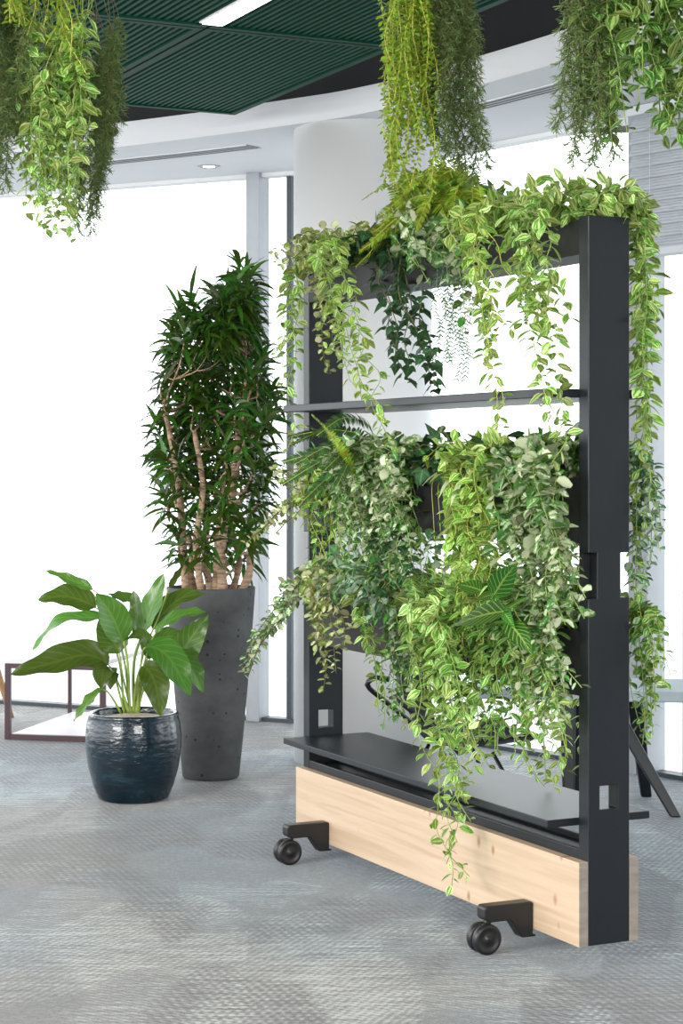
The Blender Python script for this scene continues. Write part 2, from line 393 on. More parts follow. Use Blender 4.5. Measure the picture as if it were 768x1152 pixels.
mb = MB(); mb.box(-4.7, 4.7, -3.1, -3, 0, 3.45); tag(mb.build('wall_back', M['room_wall'], doubles=True), kind='structure')
mb = MB(); mb.box(4.7, 4.8, -3, 3.8, 0, 3.45); tag(mb.build('wall_right', M['room_wall'], doubles=True), kind='structure')
def window(n, a, b, frame_w0, frame_w1, mat0, mat1, rail=True, seam=False):
    d = (b - a); ln = d.length; ang = math.atan2(d.y, d.x)
    rt = thing('window_%d' % n, None, None, a, ang, kind='structure')
    g = MB(); g.box(0, ln, .045, .057, .02, ZT); g.build('glass', M['glass'], rt)
    if frame_w0:
        f = MB(); f.box(-frame_w0 / 2, frame_w0 / 2, -.03, .08, 0, ZT); f.build('mullion', mat0, rt, bevel=.002)
    if frame_w1:
        f = MB(); f.box(ln - frame_w1 / 2, ln + frame_w1 / 2, -.03 if frame_w1 > .04 else .03, .08 if frame_w1 > .04 else .06, 0, ZT); f.build('mullion', mat1, rt, bevel=.002)
    f = MB(); f.box(0, ln, .0, .07, 0, .02); f.build('bottom_rail', M['alu_dark'], rt)
    f = MB(); f.box(0, ln, .0, .07, ZT - .02, ZT + .02); f.build('top_rail', M['white_paint'], rt)
    return rt
w1 = window(1, farL, fac_left(287), 0, .075, None, M['alu'])
w2 = window(2, fac_left(287), fac_left(321.5), 0, .028, None, M['alu_dark'])
w3 = window(3, fac_left(321.5), CORNER, 0, .05, None, M['alu'])
w4 = window(4, CORNER, fac_right(716), 0, .045, None, M['alu'])
w5 = window(5, fac_right(727.5), fac_right(764), .06, .022, M['alu'], M['alu_dark'])
w6 = window(6, fac_right(764), farR, 0, 0, None, None)
# pale reveal strips on the mullions
# sheer roller blinds drawn over the left glazing
def facade_local(root, x0, x1, y, z0, z1, mat, name, t=.003):
    q = MB(); q.box(x0, x1, y, y + t, z0, z1); return q
def sheer(pa, pb, label):
    d = pb - pa; rt = thing('roller_blind', label, 'blind', pa + V((.0, -.075, 0)), math.atan2(d.y, d.x))
    q = MB(); q.box(.01, d.length - .01, 0, .002, .06, ZT - .05); q.build('fabric', M['sheer'], rt)
    q = MB(); q.tube([V((.0, 0, ZT - .03)), V((d.length, 0, ZT - .03))], .022, 12); q.build('roller', M['white_paint'], rt)
    q = MB(); q.box(.01, d.length - .01, -.006, .008, .04, .062); q.build('bottom_bar', M['white_paint'], rt)
# sheer(fac_left(-150), fac_left(138), '...')

# soffit with curved fascia
fas = [(-3.2, 10.10), (-2.0, 9.53), (-1.108, 9.00), (-.60, 8.66), (-.208, 8.36), (0, 8.19), (.28, 7.87), (.52, 7.51), (.717, 7.20), (.814, 7.03), (1.10, 6.50), (1.5, 5.72), (2.1, 4.5), (2.9, 2.8)]
def smooth2(pts, k=4):
    out = []
    P = [V((a, b, 0)) for a, b in pts]
    for i in range(len(P) - 1):
        p0 = P[max(i - 1, 0)]; p1 = P[i]; p2 = P[i + 1]; p3 = P[min(i + 2, len(P) - 1)]
        for j in range(k):
            t = j / k; out.append(.5 * ((2 * p1) + (p2 - p0) * t + (2 * p0 - 5 * p1 + 4 * p2 - p3) * t * t + (3 * p1 - p0 - 3 * p2 + p3) * t ** 3))
    out.append(P[-1]); return out
FA = smooth2(fas)
def fac_at(p, nrm):                         # where the normal from the fascia meets the facade
    best = None
    for a, b in ((farL, CORNER), (CORNER, farR)):
        e = b - a; det = nrm.x * -e.y + nrm.y * e.x
        if abs(det) < 1e-6: continue
        q = a - p; t = (q.x * -e.y + q.y * e.x) / det
        if t > 0 and (best is None or t < best): best = t
    return p + nrm * (best or 1)
NR = []
for i in range(len(FA)):
    t = (FA[min(i + 1, len(FA) - 1)] - FA[max(i - 1, 0)]).normalized(); NR.append(V((-t.y, t.x, 0)))
ZF = 2.89
mb = MB()
for i in range(len(FA) - 1):
    a, b = FA[i], FA[i + 1]; c, d = fac_at(b, NR[i + 1]), fac_at(a, NR[i])
    z0, z1 = V((0, 0, ZT)), V((0, 0, ZF))
    mb.quad([a + z0, b + z0, c + z0 + NR[i + 1] * .1, d + z0 + NR[i] * .1], sm=False)
    mb.quad([a + z0, a + z1, b + z1, b + z0], sm=True)
    mb.quad([a + z1, d + z1, c + z1, b + z1], sm=False)
tag(mb.build('trim_1', M['soffit']), kind='structure')
# linear air slots in the soffit, following its curve
def slot(i0, i1, off, w, label):
    rt = thing('linear_air_vent', label, 'vent', FA[i0] + NR[i0] * off + V((0, 0, ZT)))
    fr = MB()
    for s0, s1, m in ((-w / 2, w / 2, 0),):
        for i in range(i0, i1):
            a, b = FA[i], FA[i + 1]
            pts = [a + NR[i] * (off + s0), b + NR[i + 1] * (off + s0), b + NR[i + 1] * (off + s1), a + NR[i] * (off + s1)]
            z = V((0, 0, ZT - .004)); fr.quad([q + z - V((0, 0, 0)) for q in pts]); fr.quad([q + V((0, 0, ZT - .0005)) for q in pts])
            fr.quad([pts[0] + z, pts[1] + z, pts[1] + V((0, 0, ZT)), pts[0] + V((0, 0, ZT))]); fr.quad([pts[3] + z, pts[2] + z, pts[2] + V((0, 0, ZT)), pts[3] + V((0, 0, ZT))])
    o = fr.build('vent_frame', M['soffit'], None); o.parent = rt; o.matrix_parent_inverse = Matrix.Translation(-V(rt.location))
    for k in (-1, 0, 1):
        sl = MB()
        for i in range(i0, i1):
            a, b = FA[i], FA[i + 1]; c = off + k * w * .3; h = w * .075; z = V((0, 0, ZT - .0055))
            sl.quad([a + NR[i] * (c - h) + z, b + NR[i + 1] * (c - h) + z, b + NR[i + 1] * (c + h) + z, a + NR[i] * (c + h) + z])
        o = sl.build('slot', M['slot'], None); o.parent = rt; o.matrix_parent_inverse = Matrix.Translation(-V(rt.location))
slot(5, 12, .33, .11, 'long slotted air vent in the white soffit left of the column')
slot(21, 40, .27, .10, 'long slotted air vent in the white soffit right of the column')
# small downlights
def downlight(x, y, label):
    p = at_y(x, y, F * (ZT - EYE) / (HY - y))
    rt = thing('downlight', label, 'ceiling light', p)
    q = MB(); q.lathe([(.030, -.001), (.045, -.006), (.055, -.004), (.056, 0)], n=32); q.build('trim_ring', M['alu'], rt)
    q = MB(); q.lathe([(.0001, -.003), (.030, -.003)], n=32); q.build('lens', M['sky_lamp'], rt)
downlight(235, 187, 'small round downlight set in the white soffit by the left window')

# column
mb = MB(); mb.lathe([(.305, 0), (.305, ZT + .02)], n=96)
tag(mb.build('wall_column', M['white_paint'], origin=V((0, 0, 0))), kind='structure').location = (.094, 8.52, 0)

# dark ceiling above everything and dark upstand behind the soffit
mb = MB(); mb.box(-4.7, 4.7, -3, 12.5, 3.45, 3.55); tag(mb.build('ceiling', M['void'], doubles=True), kind='structure')
mb = MB()
for i in range(len(FA) - 1):
    a, b = FA[i] + NR[i] * .30, FA[i + 1] + NR[i + 1] * .30
    mb.quad([a + V((0, 0, ZF)), b + V((0, 0, ZF)), b + V((0, 0, 3.45)), a + V((0, 0, 3.45))], sm=True)
tag(mb.build('trim_2', M['void']), kind='structure')
# black air duct above the edge of the green panels
rt = thing('air_duct', 'black wrapped air duct under the dark ceiling beside the green panels', 'duct', (.0, 0, 0))
mb = MB()
pts = [V((1.15 + (6.6 - y) * .33 + .05 * math.sin(y * 2.1), y, 3.17 + .02 * math.sin(y * 5))) for y in [1.0 + .35 * i for i in range(17)]]
mb.tube(pts, [.17 + .012 * math.sin(i * 2.3) for i in range(len(pts))], 20); mb.build('duct_body', M['duct'], rt)
for y in (2.4, 4.2, 6.0):
    mb = MB(); x = 1.15 + (6.6 - y) * .33 + .05 * math.sin(y * 2.1)
    mb.box(x - .2, x - .185, y - .02, y + .02, 3.1, 3.45); mb.box(x + .185, x + .2, y - .02, y + .02, 3.1, 3.45); mb.box(x - .2, x + .2, y - .02, y + .02, 2.97, 2.99)
    mb.box(x - .2, x - .185, y - .02, y + .02, 2.99, 3.1); mb.box(x + .185, x + .2, y - .02, y + .02, 2.99, 3.1)
    mb.build('duct_hanger', M['black'], rt)

# green corrugated ceiling panels, hung in a grid parallel to the divider
PZ = 2.81; C1 = V((-.4586, 8.285, 0)); PU, PW, GAP = 1.49, .735, .012
def panel_mesh():
    q = MB(); n = 24; fl = .028; x0, x1 = -PW + GAP + fl, -fl; y0, y1 = -PU + GAP + fl, -fl
    st = (x1 - x0) / n
    prof = []
    for i in range(n):
        b = x0 + i * st
        prof += [(b, .022), (b + st * .18, .0), (b + st * .60, .0), (b + st * .78, .022)]
    prof.append((x1, .022))
    for (xa, za), (xb, zb) in zip(prof, prof[1:]):
        q.quad([V((xa, y0, za)), V((xb, y0, zb)), V((xb, y1, zb)), V((xa, y1, za))])
    return q
def flange_mesh():
    q = MB(); a, b, c, d, f, h = -PW + GAP, 0, -PU + GAP, 0, .028, .045
    q.box(a, b, d - f, d, -.006, h); q.box(a, b, c, c + f, -.006, h)
    q.box(a, a + f, c + f, d - f, -.006, h); q.box(b - f, b, c + f, d - f, -.006, h)
    return q
first = None; G = 'green corrugated panels hung from the ceiling'
for j in range(5):
    for i in range(7):
        p = C1 - US * (PU * j) - WS * ((PW + .0) * i) + V((0, 0, PZ))
        if p.x < -4.6: continue
        if first is None:
            first = thing('ceiling_panel', 'green corrugated metal ceiling panel with a smooth rim', 'ceiling panel', p, A, G)
            panel_mesh().build('corrugated_sheet', M['green_metal'], first); flange_mesh().build('rim', M['green_trim'], first)
            q = MB()
            for x in (-.1, -PW + .12):
                for y in (-.15, -PU + .18): q.tube([V((x, y, .02)), V((x, y, 3.45 - PZ))], .004, 6)
            q.build('hanger_rod', M['black'], first)
            first['label'] = 'green corrugated ceiling panel nearest the white soffit, ending in a point above the left window'
        else:
            o = dup(first, p, A)
            o['label'] = 'green corrugated ceiling panel, %s row from the windows, %s from the open right edge' % (['first', 'second', 'third', 'fourth', 'fifth'][j], ['first', 'second', 'third', 'fourth', 'fifth', 'sixth', 'seventh'][i])
# linear lamps hung in the seam between panels
def lamp(j, i, ln, label, off=0):
    p = C1 - US * (PU * j + off) - WS * (PW * i) + V((0, 0, PZ))
    rt = thing('linear_ceiling_lamp', label, 'ceiling light', p, A)
    q = MB(); q.box(-.045, .045, -ln, 0, -.006, .05); q.build('housing', M['table_white'], rt)
    q = MB(); q.box(-.036, .036, -ln + .006, -.006, -.010, -.0055); q.build('diffuser', M['lamp'], rt)
lamp(1, 1, 2.6, 'long glowing linear lamp between the green ceiling panels', .06)

# venetian blind at the right
a = fac_right(735.5); d = (farR - a).normalized(); ang = math.atan2(d.y, d.x)
bl = thing('venetian_blind', 'pale grey venetian blind half lowered over the window at the right edge', 'blind', a + V((-.11, -.09, 0)), ang)
q = MB(); LB = 1.5
nsl = 11
for i in range(nsl):
    z = 2.215 + i * .049; seg = 5; pr = []
    for k in range(seg + 1):
        t = k / seg - .5; pr.append((t * .030, z + t * .060 - t * t * .02))
    for (ya, za), (yb, zb) in zip(pr, pr[1:]):
        q.quad([V((0, ya, za)), V((LB, ya, za)), V((LB, yb, zb)), V((0, yb, zb))], sm=True)
sl = q.build('slats', M['blind'], bl)
sl.modifiers.new('thick', 'SOLIDIFY').thickness = .0012
q = MB(); q.box(-.005, LB, -.03, .03, 2.15, 2.185); q.build('bottom_rail', M['blind'], bl, bevel=.006)
q = MB(); q.box(-.005, LB, -.03, .03, 2.735, 2.775); q.build('head_rail', M['blind'], bl, bevel=.004)
for x in (.12, .7, 1.3):
    q = MB(); q.tube([V((x, -.02, 2.17)), V((x, -.02, 2.75))], .0012, 4); q.build('cord', M['white_paint'], bl)

# ---------------------------------------------------------------- the rolling divider
DV = thing('rolling_plant_divider', 'tall black metal plant divider on castors with pine boards along its foot', 'room divider', O0, A)
def grid_plate(xs, zs, holes, y0, y1):
    q = MB(); nx, nz = len(xs) - 1, len(zs) - 1
    def solid(i, j): return 0 <= i < nx and 0 <= j < nz and (i, j) not in holes
    for i in range(nx):
        for j in range(nz):
            if not solid(i, j): continue
            a, b, c, d = xs[i], xs[i + 1], zs[j], zs[j + 1]
            q.quad([V((a, y0, c)), V((b, y0, c)), V((b, y0, d)), V((a, y0, d))]); q.quad([V((a, y1, c)), V((a, y1, d)), V((b, y1, d)), V((b, y1, c))])
            if not solid(i - 1, j): q.quad([V((a, y0, c)), V((a, y0, d)), V((a, y1, d)), V((a, y1, c))])
            if not solid(i + 1, j): q.quad([V((b, y0, c)), V((b, y1, c)), V((b, y1, d)), V((b, y0, d))])
            if not solid(i, j - 1): q.quad([V((a, y0, c)), V((a, y1, c)), V((b, y1, c)), V((b, y0, c))])
            if not solid(i, j + 1): q.quad([V((a, y0, d)), V((b, y0, d)), V((b, y1, d)), V((a, y1, d))])
    return q
xs = [0, .027, .036, .092, .101, WID]; zs = [.055, .407, .468, .957, 1.075, TOP]
for y0, y1, in ((0, TH), (LEN - TH, LEN)):
    post = grid_plate(xs, zs, {(2, 1), (0, 3), (4, 3)}, y0, y1).build('post', M['black'], DV, bevel=.0025, doubles=True)
    q = MB(); q.box(.001, .026, y0 + (.034 if y0 == 0 else .001), y0 + (.045 if y0 == 0 else .012), .955, 1.077); q.build('latch_plate', M['black_plastic'], post)
ZB, ZTB, T = .0547, .274, .0283
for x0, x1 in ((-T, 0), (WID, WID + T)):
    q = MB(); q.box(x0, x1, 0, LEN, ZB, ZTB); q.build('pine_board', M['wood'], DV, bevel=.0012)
for x0, x1 in ((.001, .016), (WID - .016, WID - .001)):
    q = MB(); q.box(x0, x1, TH, LEN - TH, .06, .300); q.build('rail', M['black'], DV, bevel=.003)
q = MB(); q.box(.016, WID - .016, TH, LEN - TH, .275, .285); q.build('base_plate', M['black'], DV)
S = .0961
for z, t in ((.3817, .020), (1.503, .023)):
    xs2 = [-S, 0.0, WID, WID + S]
    q = MB(); q.box(-S, WID + S, TH, LEN - TH, z - t, z); q.build('shelf', M['black'], DV, bevel=.0022)
for z0, z1 in ((1.854, 1.945), (1.098, 1.27), (.70, .87)):
    q = MB(); a, b, c, d, t = .001, WID - .001, TH, LEN - TH, .006
    q.box(a, b, c, d, z0, z0 + t); q.box(a, a + t, c, d, z0 + t, z1); q.box(b - t, b, c, d, z0 + t, z1); q.box(a + t, b - t, c, c + t, z0 + t, z1); q.box(a + t, b - t, d - t, d, z0 + t, z1)
    bx = q.build('planter_box', M['inside'], DV)
    q = MB(); q.box(a + t, b - t, c + t, d - t, z0 + t, z1 - .018); q.build('soil', M['soil'], bx)
# castors
def castor(y, side):
    rt = bpy.data.objects.new('castor', None); COL.objects.link(rt); rt.parent = DV
    rt.location = (0 if side < 0 else WID, y, 0); rt.rotation_euler = (0, 0, 0 if side < 0 else PI); rt.empty_display_size = .05
    q = MB(); hw = .021
    q.prism([(-.175, .091), (-.180, .098), (-.180, .122), (-.174, .129), (-.034, .129), (-T - .001, .124), (-T - .001, .040), (-.02, .040), (-.02, .034), (-.062, .034), (-.066, .040), (-.095, .082), (-.102, .085), (-.150, .085), (-.160, .085)], -hw, hw, 'y')
    q.build('bracket', M['black_plastic'], rt, bevel=.003)
    for s in (-1, 1):
        q = MB()
        prof = [(.008, -.0105), (.026, -.0105), (.030, -.012), (.036, -.012), (.0405, -.008), (.041, 0), (.0405, .008), (.036, .012), (.030, .012), (.026, .009), (.010, .009), (.008, .012), (.0001, .012)]
        q.lathe([(.0001, -.0105)] + prof, n=40)
        o = q.build('wheel', M['black_plastic'], rt); o.rotation_euler = (PI / 2 if s < 0 else -PI / 2, 0, 0); o.location = (-.170, s * .0155, .041)
    q = MB(); q.box(-.185, -.152, -.0035, .0035, .035, .080); q.tube([V((-.160, 0, .070)), V((-.160, 0, .095))], .010, 12)
    q.build('fork', M['black_plastic'], rt)
castor(.245, -1); castor(LEN - .245, -1); castor(.50, 1); castor(LEN - .20, 1)

# ---------------------------------------------------------------- foliage tools
def catmull(P, step=.012):
    out = []
    for i in range(len(P) - 1):
        p0 = P[i - 1] if i else P[0] * 2 - P[1]; p1 = P[i]; p2 = P[i + 1]; p3 = P[i + 2] if i + 2 < len(P) else P[-1] * 2 - P[-2]
        n = max(2, int((p2 - p1).length / step))
        for j in range(n):
            t = j / n; out.append(.5 * ((2 * p1) + (p2 - p0) * t + (2 * p0 - 5 * p1 + 4 * p2 - p3) * t * t + (3 * p1 - p0 - 3 * p2 + p3) * t ** 3))
    out.append(P[-1].copy()); return out
def rv(s): return V((R.uniform(-s, s), R.uniform(-s, s), R.uniform(-s, s)))
OV = (0, .78, 1, .66, 0); RD = (.1, .85, 1, .85, .15); LA = (.25, .85, 1, .6, 0)
SPEC = {   # leaf length, width, spacing, outline, droop
    'T': (.052, .029, .0165, OV, .3), 'Td': (.058, .031, .018, OV, .3), 'Ty': (.046, .025, .014, OV, .3),
    'Fp': (.034, .027, .0125, RD, .25), 'Fy': (.028, .021, .0100, RD, .25), 'Fb': (.044, .034, .017, RD, .3),
    'Tiny': (.014, .009, .0042, RD, .3), 'Mg': (.05, .018, .013, OV, .6),
}
def walk(pts, step):
    acc = 0; out = []
    for a, b in zip(pts, pts[1:]):
        l = (b - a).length
        while acc <= l and l > 0:
            out.append((a + (b - a) * (acc / l), (b - a).normalized())); acc += step
        acc -= l
    return out
class Plant:
    def __init__(s, name, label, cat, group=None, leafmat='T', stemmat='stem_green', foliage='foliage', at=None):
        s.name, s.label, s.cat, s.group, s.lm, s.sm, s.fname = name, label, cat, group, leafmat, stemmat, foliage
        s.leaf, s.stem, s.at, s.mats = MB(), MB(), at, {}
        s.extra = []
    def strand(s, P, kind, k=1.0, fromt=.0, stem=.0012, dens=1.0, taper=.35, outw=.9):
        pts = catmull(P); s.stem.tube(pts[::2] + [pts[-1]], [stem] * (len(pts[::2]) + 1), 5)
        nodes = walk(pts, SPEC[kind][2] / dens if kind in SPEC else .01)
        ln, wd, sp, prof, dr = SPEC[kind]; n = len(nodes); ph = R.uniform(0, 6.28)
        for i, (p, t) in enumerate(nodes):
            f = i / max(1, n - 1)
            if f < fromt: continue
            ph += 2.4 + R.uniform(-.4, .4)
            x = t.orthogonal().normalized(); y = t.cross(x); rad = x * math.cos(ph) + y * math.sin(ph)
            d = (rad * outw + t * R.uniform(-.1, .6) + V((0, 0, -.12)) + rv(.35)).normalized()
            sz = k * R.uniform(.7, 1.15) * (1 - taper * max(0, f - .6) / .4)
            s.leaf.leaf(p + rad * .003, d, t * -.5 + rad * .8 + V((0, 0, .4)) + rv(.7), ln * sz, wd * sz * R.uniform(.85, 1.15), dr, R.uniform(.1, .4), prof)
    def ivy(s, P, k=1.0, dens=1.0, kind='D'):
        pts = catmull(P); s.stem.tube(pts[::2] + [pts[-1]], .0016, 5); ph = R.uniform(0, 6)
        for p, t in walk(pts, .019 / dens):
            ph += 2.4; x = t.orthogonal().normalized(); y = t.cross(x); rad = x * math.cos(ph) + y * math.sin(ph)
            d = (rad + t * .3 + V((0, 0, -.35)) + rv(.2)).normalized(); sz = k * R.uniform(.7, 1.2)
            q = p + d * .012; nn = rad * .5 + V((0, 0, .6)) + rv(.4)
            nn = (nn - d * nn.dot(d)).normalized(); sd = d.cross(nn)
            s.leaf.leaf(q, d, nn, .045 * sz, .034 * sz, .3, .15, (.5, 1, .75, .35, 0))
            for sg in (-1, 1):
                s.leaf.leaf(q + d * .004, (d * .35 + sd * sg).normalized(), nn, .026 * sz, .022 * sz, .2, .12, (.7, 1, .6, 0))
    def fern(s, P, w=.05, k=1.0, tip=.25):
        pts = catmull(P); s.stem.tube(pts[::2] + [pts[-1]], .0013, 5); nodes = walk(pts, .0085); n = len(nodes); roll = R.choice((-1, 1)) * R.uniform(.5, 1.1)
        for i, (p, t) in enumerate(nodes):
            f = i / n; ww = w * (min(1, f * 5 + .35)) * (1 - (1 - tip) * f ** 1.6) * k
            sd = t.cross(V((0, 0, 1))); sd = sd.normalized() if sd.length > .05 else t.orthogonal().normalized()
            sd = Quaternion(t, roll) @ sd; up = sd.cross(t)
            for sg in (-1, 1):
                s.leaf.leaf(p, (sd * sg + t * .35 + up * .1 + rv(.12)).normalized(), up + rv(.25), ww * R.uniform(.85, 1.1), .0085 * k, .5, .1, (.8, 1, .7, 0))
    def needles(s, P, br=.035, k=1.0, dens=1.0, nl=.009, fromt=0):
        pts = catmull(P); s.stem.tube(pts[::2] + [pts[-1]], .0011, 4); ph = R.uniform(0, 6)
        nodes = walk(pts, .008 / dens); n = len(nodes)
        for i, (p, t) in enumerate(nodes):
            if i < fromt * n: continue
            ph += 2.4; x = t.orthogonal().normalized(); y = t.cross(x); rad = x * math.cos(ph) + y * math.sin(ph)
            d = (rad + t * .9 + rv(.2)).normalized(); ln = br * R.uniform(.6, 1.1) * k * (1 - .5 * i / n); q = p.copy(); m = 8
            e = q + d * ln + V((0, 0, -ln * .25)); s.stem.tube([q, e], .0006, 3, cap=False)
            for j in range(m):
                a = q + (e - q) * (j + .5) / m
                for _ in range(3):
                    nd = (d * .8 + rv(1)).normalized(); sd = nd.cross(rv(1)).normalized() * .0011; g = a + nd * nl * R.uniform(.7, 1.3)
                    s.leaf.quad([a - sd, a + sd, g + sd * .5, g - sd * .5], [(0, 0), (1, 0), (1, 1), (0, 1)])
    def finish(s):
        at = V(s.at) if s.at is not None else V(s.stem.v[0]) if s.stem.v else V(s.leaf.v[0])
        rt = thing(s.name, s.label, s.cat, at, 0, s.group)
        for m, nm, mt in ((s.leaf, s.fname, s.lm), (s.stem, 'stem', s.sm)):
            if m.v:
                m.v = [(a - at.x, b - at.y, c - at.z) for a, b, c in m.v]
                m.build(nm, M[mt], rt)
        for nm, m, mt in s.extra:
            m.v = [(a - at.x, b - at.y, c - at.z) for a, b, c in m.v]; m.build(nm, M[mt], rt)
        return rt

def uz(x, y, w):
    p = on_w(x, y, w) - O0; return p.dot(US), p.z
def drape(pl, kind, zt, xs, ends, out=.05, rise=.05, wob=6, k=1.0, dens=1.0, fn='strand', **kw):
    """strands rooted in the planter whose top is zt at columns xs, each falling to a seen point in ends, standing off the face by out"""
    for x0, (x1, y1) in zip(xs, ends):
        o = out * R.uniform(.7, 1.35); w = -o
        u1, z1 = uz(x1, y1, w); u0 = uz(x0, 400, .03)[0]; u0 = min(max(u0, TH + .02), LEN - TH - .02)
        rs = rise * R.uniform(.6, 1.3)
        P = [loc(u0, R.uniform(.03, .09), zt - .02), loc(u0 * .95 + u1 * .05, .01, zt + rs * .9), loc(u0 * .8 + u1 * .2, -o * .75, zt + rs * .7 - max(0, .0))]
        za = zt + rs * .2; um = u0 * .65 + u1 * .35
        n = max(1, int(abs(za - z1) / .07))
        for i in range(n + 1):
            f = i / n; um2 = um + (u1 - um) * f
            P.append(loc(um2 + R.uniform(-1, 1) * wob / 230 * (.5 + f), w + R.uniform(-.022, .022), za + (z1 - za) * f))
        if fn == 'strand': pl.strand(P, kind, k=k, dens=dens, **kw)
        elif fn == 'ivy': pl.ivy(P, k=k, dens=dens)
        elif fn == 'needles': pl.needles(P, k=k, dens=dens, **kw)
def tuft(pl, kind, zt, x0, x1, n, ln=(.08, .16), rise=.7, wr=(.02, .1), front=.65, k=1.0, fn='strand', **kw):
    """short arching shoots that make the crown of a plant"""
    for _ in range(n):
        u = uz(R.uniform(x0, x1), 400, .03)[0]; u = min(max(u, TH + .02), LEN - TH - .02)
        w = R.uniform(*wr); l = R.uniform(*ln)
        sd = -1 if R.random() < front else 1
        hd = (WS * sd * R.uniform(.2, 1) + US * (R.uniform(.1, .9) if (u < .28 and zt < 1.5) else R.uniform(-.9, .9))).normalized(); up = rise * R.uniform(.5, 1.2)
        p = loc(u, w, zt - .02); P = [p, p + V((0, 0, .02 + l * up * .5)) + hd * l * .15, p + V((0, 0, .02 + l * up * .8)) + hd * l * .5, p + V((0, 0, l * up * .55)) + hd * l * .95]
        if fn == 'strand': pl.strand(P, kind, k=k, **kw)
        elif fn == 'ivy': pl.ivy(P, k=k)
        elif fn == 'fern': pl.fern(P, k=k, **kw)
def spread(xa, xb, n, j=0): return [xa + (xb - xa) * (i + .5) / n + R.uniform(-j, j) for i in range(n)]

Z1, Z2, Z3 = 1.945, 1.27, .87
PL = []
#@@PLANTS
def new(name, label, cat='plant', lm='T', sm='stem_green', group=None, foliage='foliage', at=None):
    p = Plant(name, label, cat, group, lm, sm, foliage, at); PL.append(p); return p

# ---- top planter -------------------------------------------------------------
p = new('striped_trailing_plant', 'striped green vine spilling over the far left end of the top planter, outside the post')
drape(p, 'T', Z1, [352, 352, 356, 360], [(322, 440), (330, 505), (318, 400), (338, 380)], out=.06, rise=.07, k=.95, dens=1.1)
tuft(p, 'T', Z1, 350, 385, 9, (.1, .2), k=.9)
p = new('creamy_trailing_plant', 'pale cream-spotted trailing plant falling over the top of the far post', lm='Fy', sm='stem_brown')
drape(p, 'Fp', Z1, [360, 368, 376], [(376, 420), (384, 412), (372, 372)], out=.05, rise=.08)
tuft(p, 'Fy', Z1, 350, 420, 26, (.1, .24), k=1.3)
p = new('striped_trailing_plant', 'striped vine hanging just inside the far post, reaching almost to the upper shelf', lm='Ty')
drape(p, 'T', Z1, [392, 396, 402, 408, 414], [(392, 402), (398, 430), (410, 446), (438, 508), (430, 490)], out=.13, rise=.07, k=.9)
p = new('dark_ivy', 'dark green ivy cascading from the top planter to the upper shelf left of its middle', lm='D', sm='stem_brown')
drape(p, 'D', Z1, [424, 434, 446, 452, 462, 470], [(440, 392), (455, 430), (462, 410), (478, 428), (470, 390), (490, 440)], out=.035, rise=.06, fn='ivy')
tuft(p, 'D', Z1, 400, 480, 22, (.1, .22), fn='ivy')
p = new('fern', 'yellow-green fern arching left across the front of the top planter', lm='B', sm='stem_yellow', foliage='fronds')
for (x0, y0, x1, y1, z) in ((510, 232, 418, 262, .05), (520, 236, 405, 282, .09), (500, 215, 440, 232, .03), (520, 205, 470, 240, .06), (515, 222, 455, 270, .08), (530, 210, 496, 262, .06), (500, 240, 400, 300, .06)):
    a = loc(uz(x0 + 8, 400, .03)[0], .06, Z1); c = on_w(x1, y1, -z); b = on_w((x0 + x1) / 2, (y0 + y1) / 2 - 14, .0)
    p.fern([a, on_w(x0, y0, .04), b, c], .055); p.fern([a, on_w(x0 + 6, y0 - 8, .0), b + V((0, -.06, .02)), c + V((.03, -.08, .02))], .05)
p = new('feathery_fern', 'soft yellow fern heap on the highest point of the top planter under the hanging plants', lm='B', sm='stem_yellow', foliage='fronds')
for i in range(30):
    x0 = R.uniform(445, 530); x1 = x0 + R.uniform(-55, 38); y1 = R.uniform(192, 262)
    a = loc(uz(x0, 400, .05)[0], .07, Z1); w = R.uniform(-.09, .1)
    p.fern([a, on_w(x0 * .7 + x1 * .3, min(y1, 240) - 12, .05), on_w(x0 * .3 + x1 * .7, y1 - 10, w * .5), on_w(x1, y1, w)], .042, .85)
p = new('dark_leafy_plant', 'dark broad-leaved plant standing upright at the crown of the top planter', lm='Mg', sm='stem_green')
for i in range(26):
    x0 = R.uniform(470, 545); y = R.uniform(196, 245); a = loc(uz(x0, 400, .05)[0], R.uniform(.03, .11), Z1); b = on_w(x0 + R.uniform(-20, 20), y, R.uniform(-.02, .14))
    p.stem.tube(catmull([a, a * .5 + b * .5 + V((0, 0, .02)), b]), .0015, 4)
    for _ in range(4): p.leaf.leaf(b, (rv(1) + V((0, 0, .5))).normalized(), V((0, 0, 1)) + rv(.4), R.uniform(.05, .085), R.uniform(.022, .032), .7, .2, OV)
p = new('silver_veined_plant', 'pale green veined plant tumbling over the middle of the top planter', lm='Fp', sm='stem_green')
drape(p, 'Fb', Z1, [500, 510, 520, 528, 536, 545, 552], [(500, 300), (508, 318), (520, 300), (530, 372), (540, 410), (550, 380), (524, 330)], out=.05, rise=.09, k=.95, dens=1.1)
tuft(p, 'Fb', Z1, 470, 560, 18, (.1, .22), k=.95)
drape(p, 'Fb', Z1, [478, 486, 494], [(474, 300), (484, 320), (496, 290)], out=.09, rise=.12, k=1.0)
p = new('string_plant', 'thin bluish string plant dangling below the top planter in front of the bright window', lm='Ns', sm='stem_green')
for x in spread(490, 528, 8, 2):
    u = uz(x, 400, .02)[0]; y1 = R.uniform(375, 432)
    P = [loc(u, .04, Z1), loc(u, -.01, Z1 + .03), on_w(x, 300, -.02)] + [on_w(x + 4 * math.sin(j * 1.9 + x), 300 + (y1 - 300) * j / 5, -.02) for j in range(1, 6)]
    pts = catmull(P); p.stem.tube(pts[::2] + [pts[-1]], .0010, 4)
    for q, t in walk(pts, .013):
        for s in (-1, 1): p.leaf.leaf(q, (t * .6 + WS * s * .8 + rv(.25)), US + rv(.3), .020, .004, .2, .1, (.6, 1, 0))
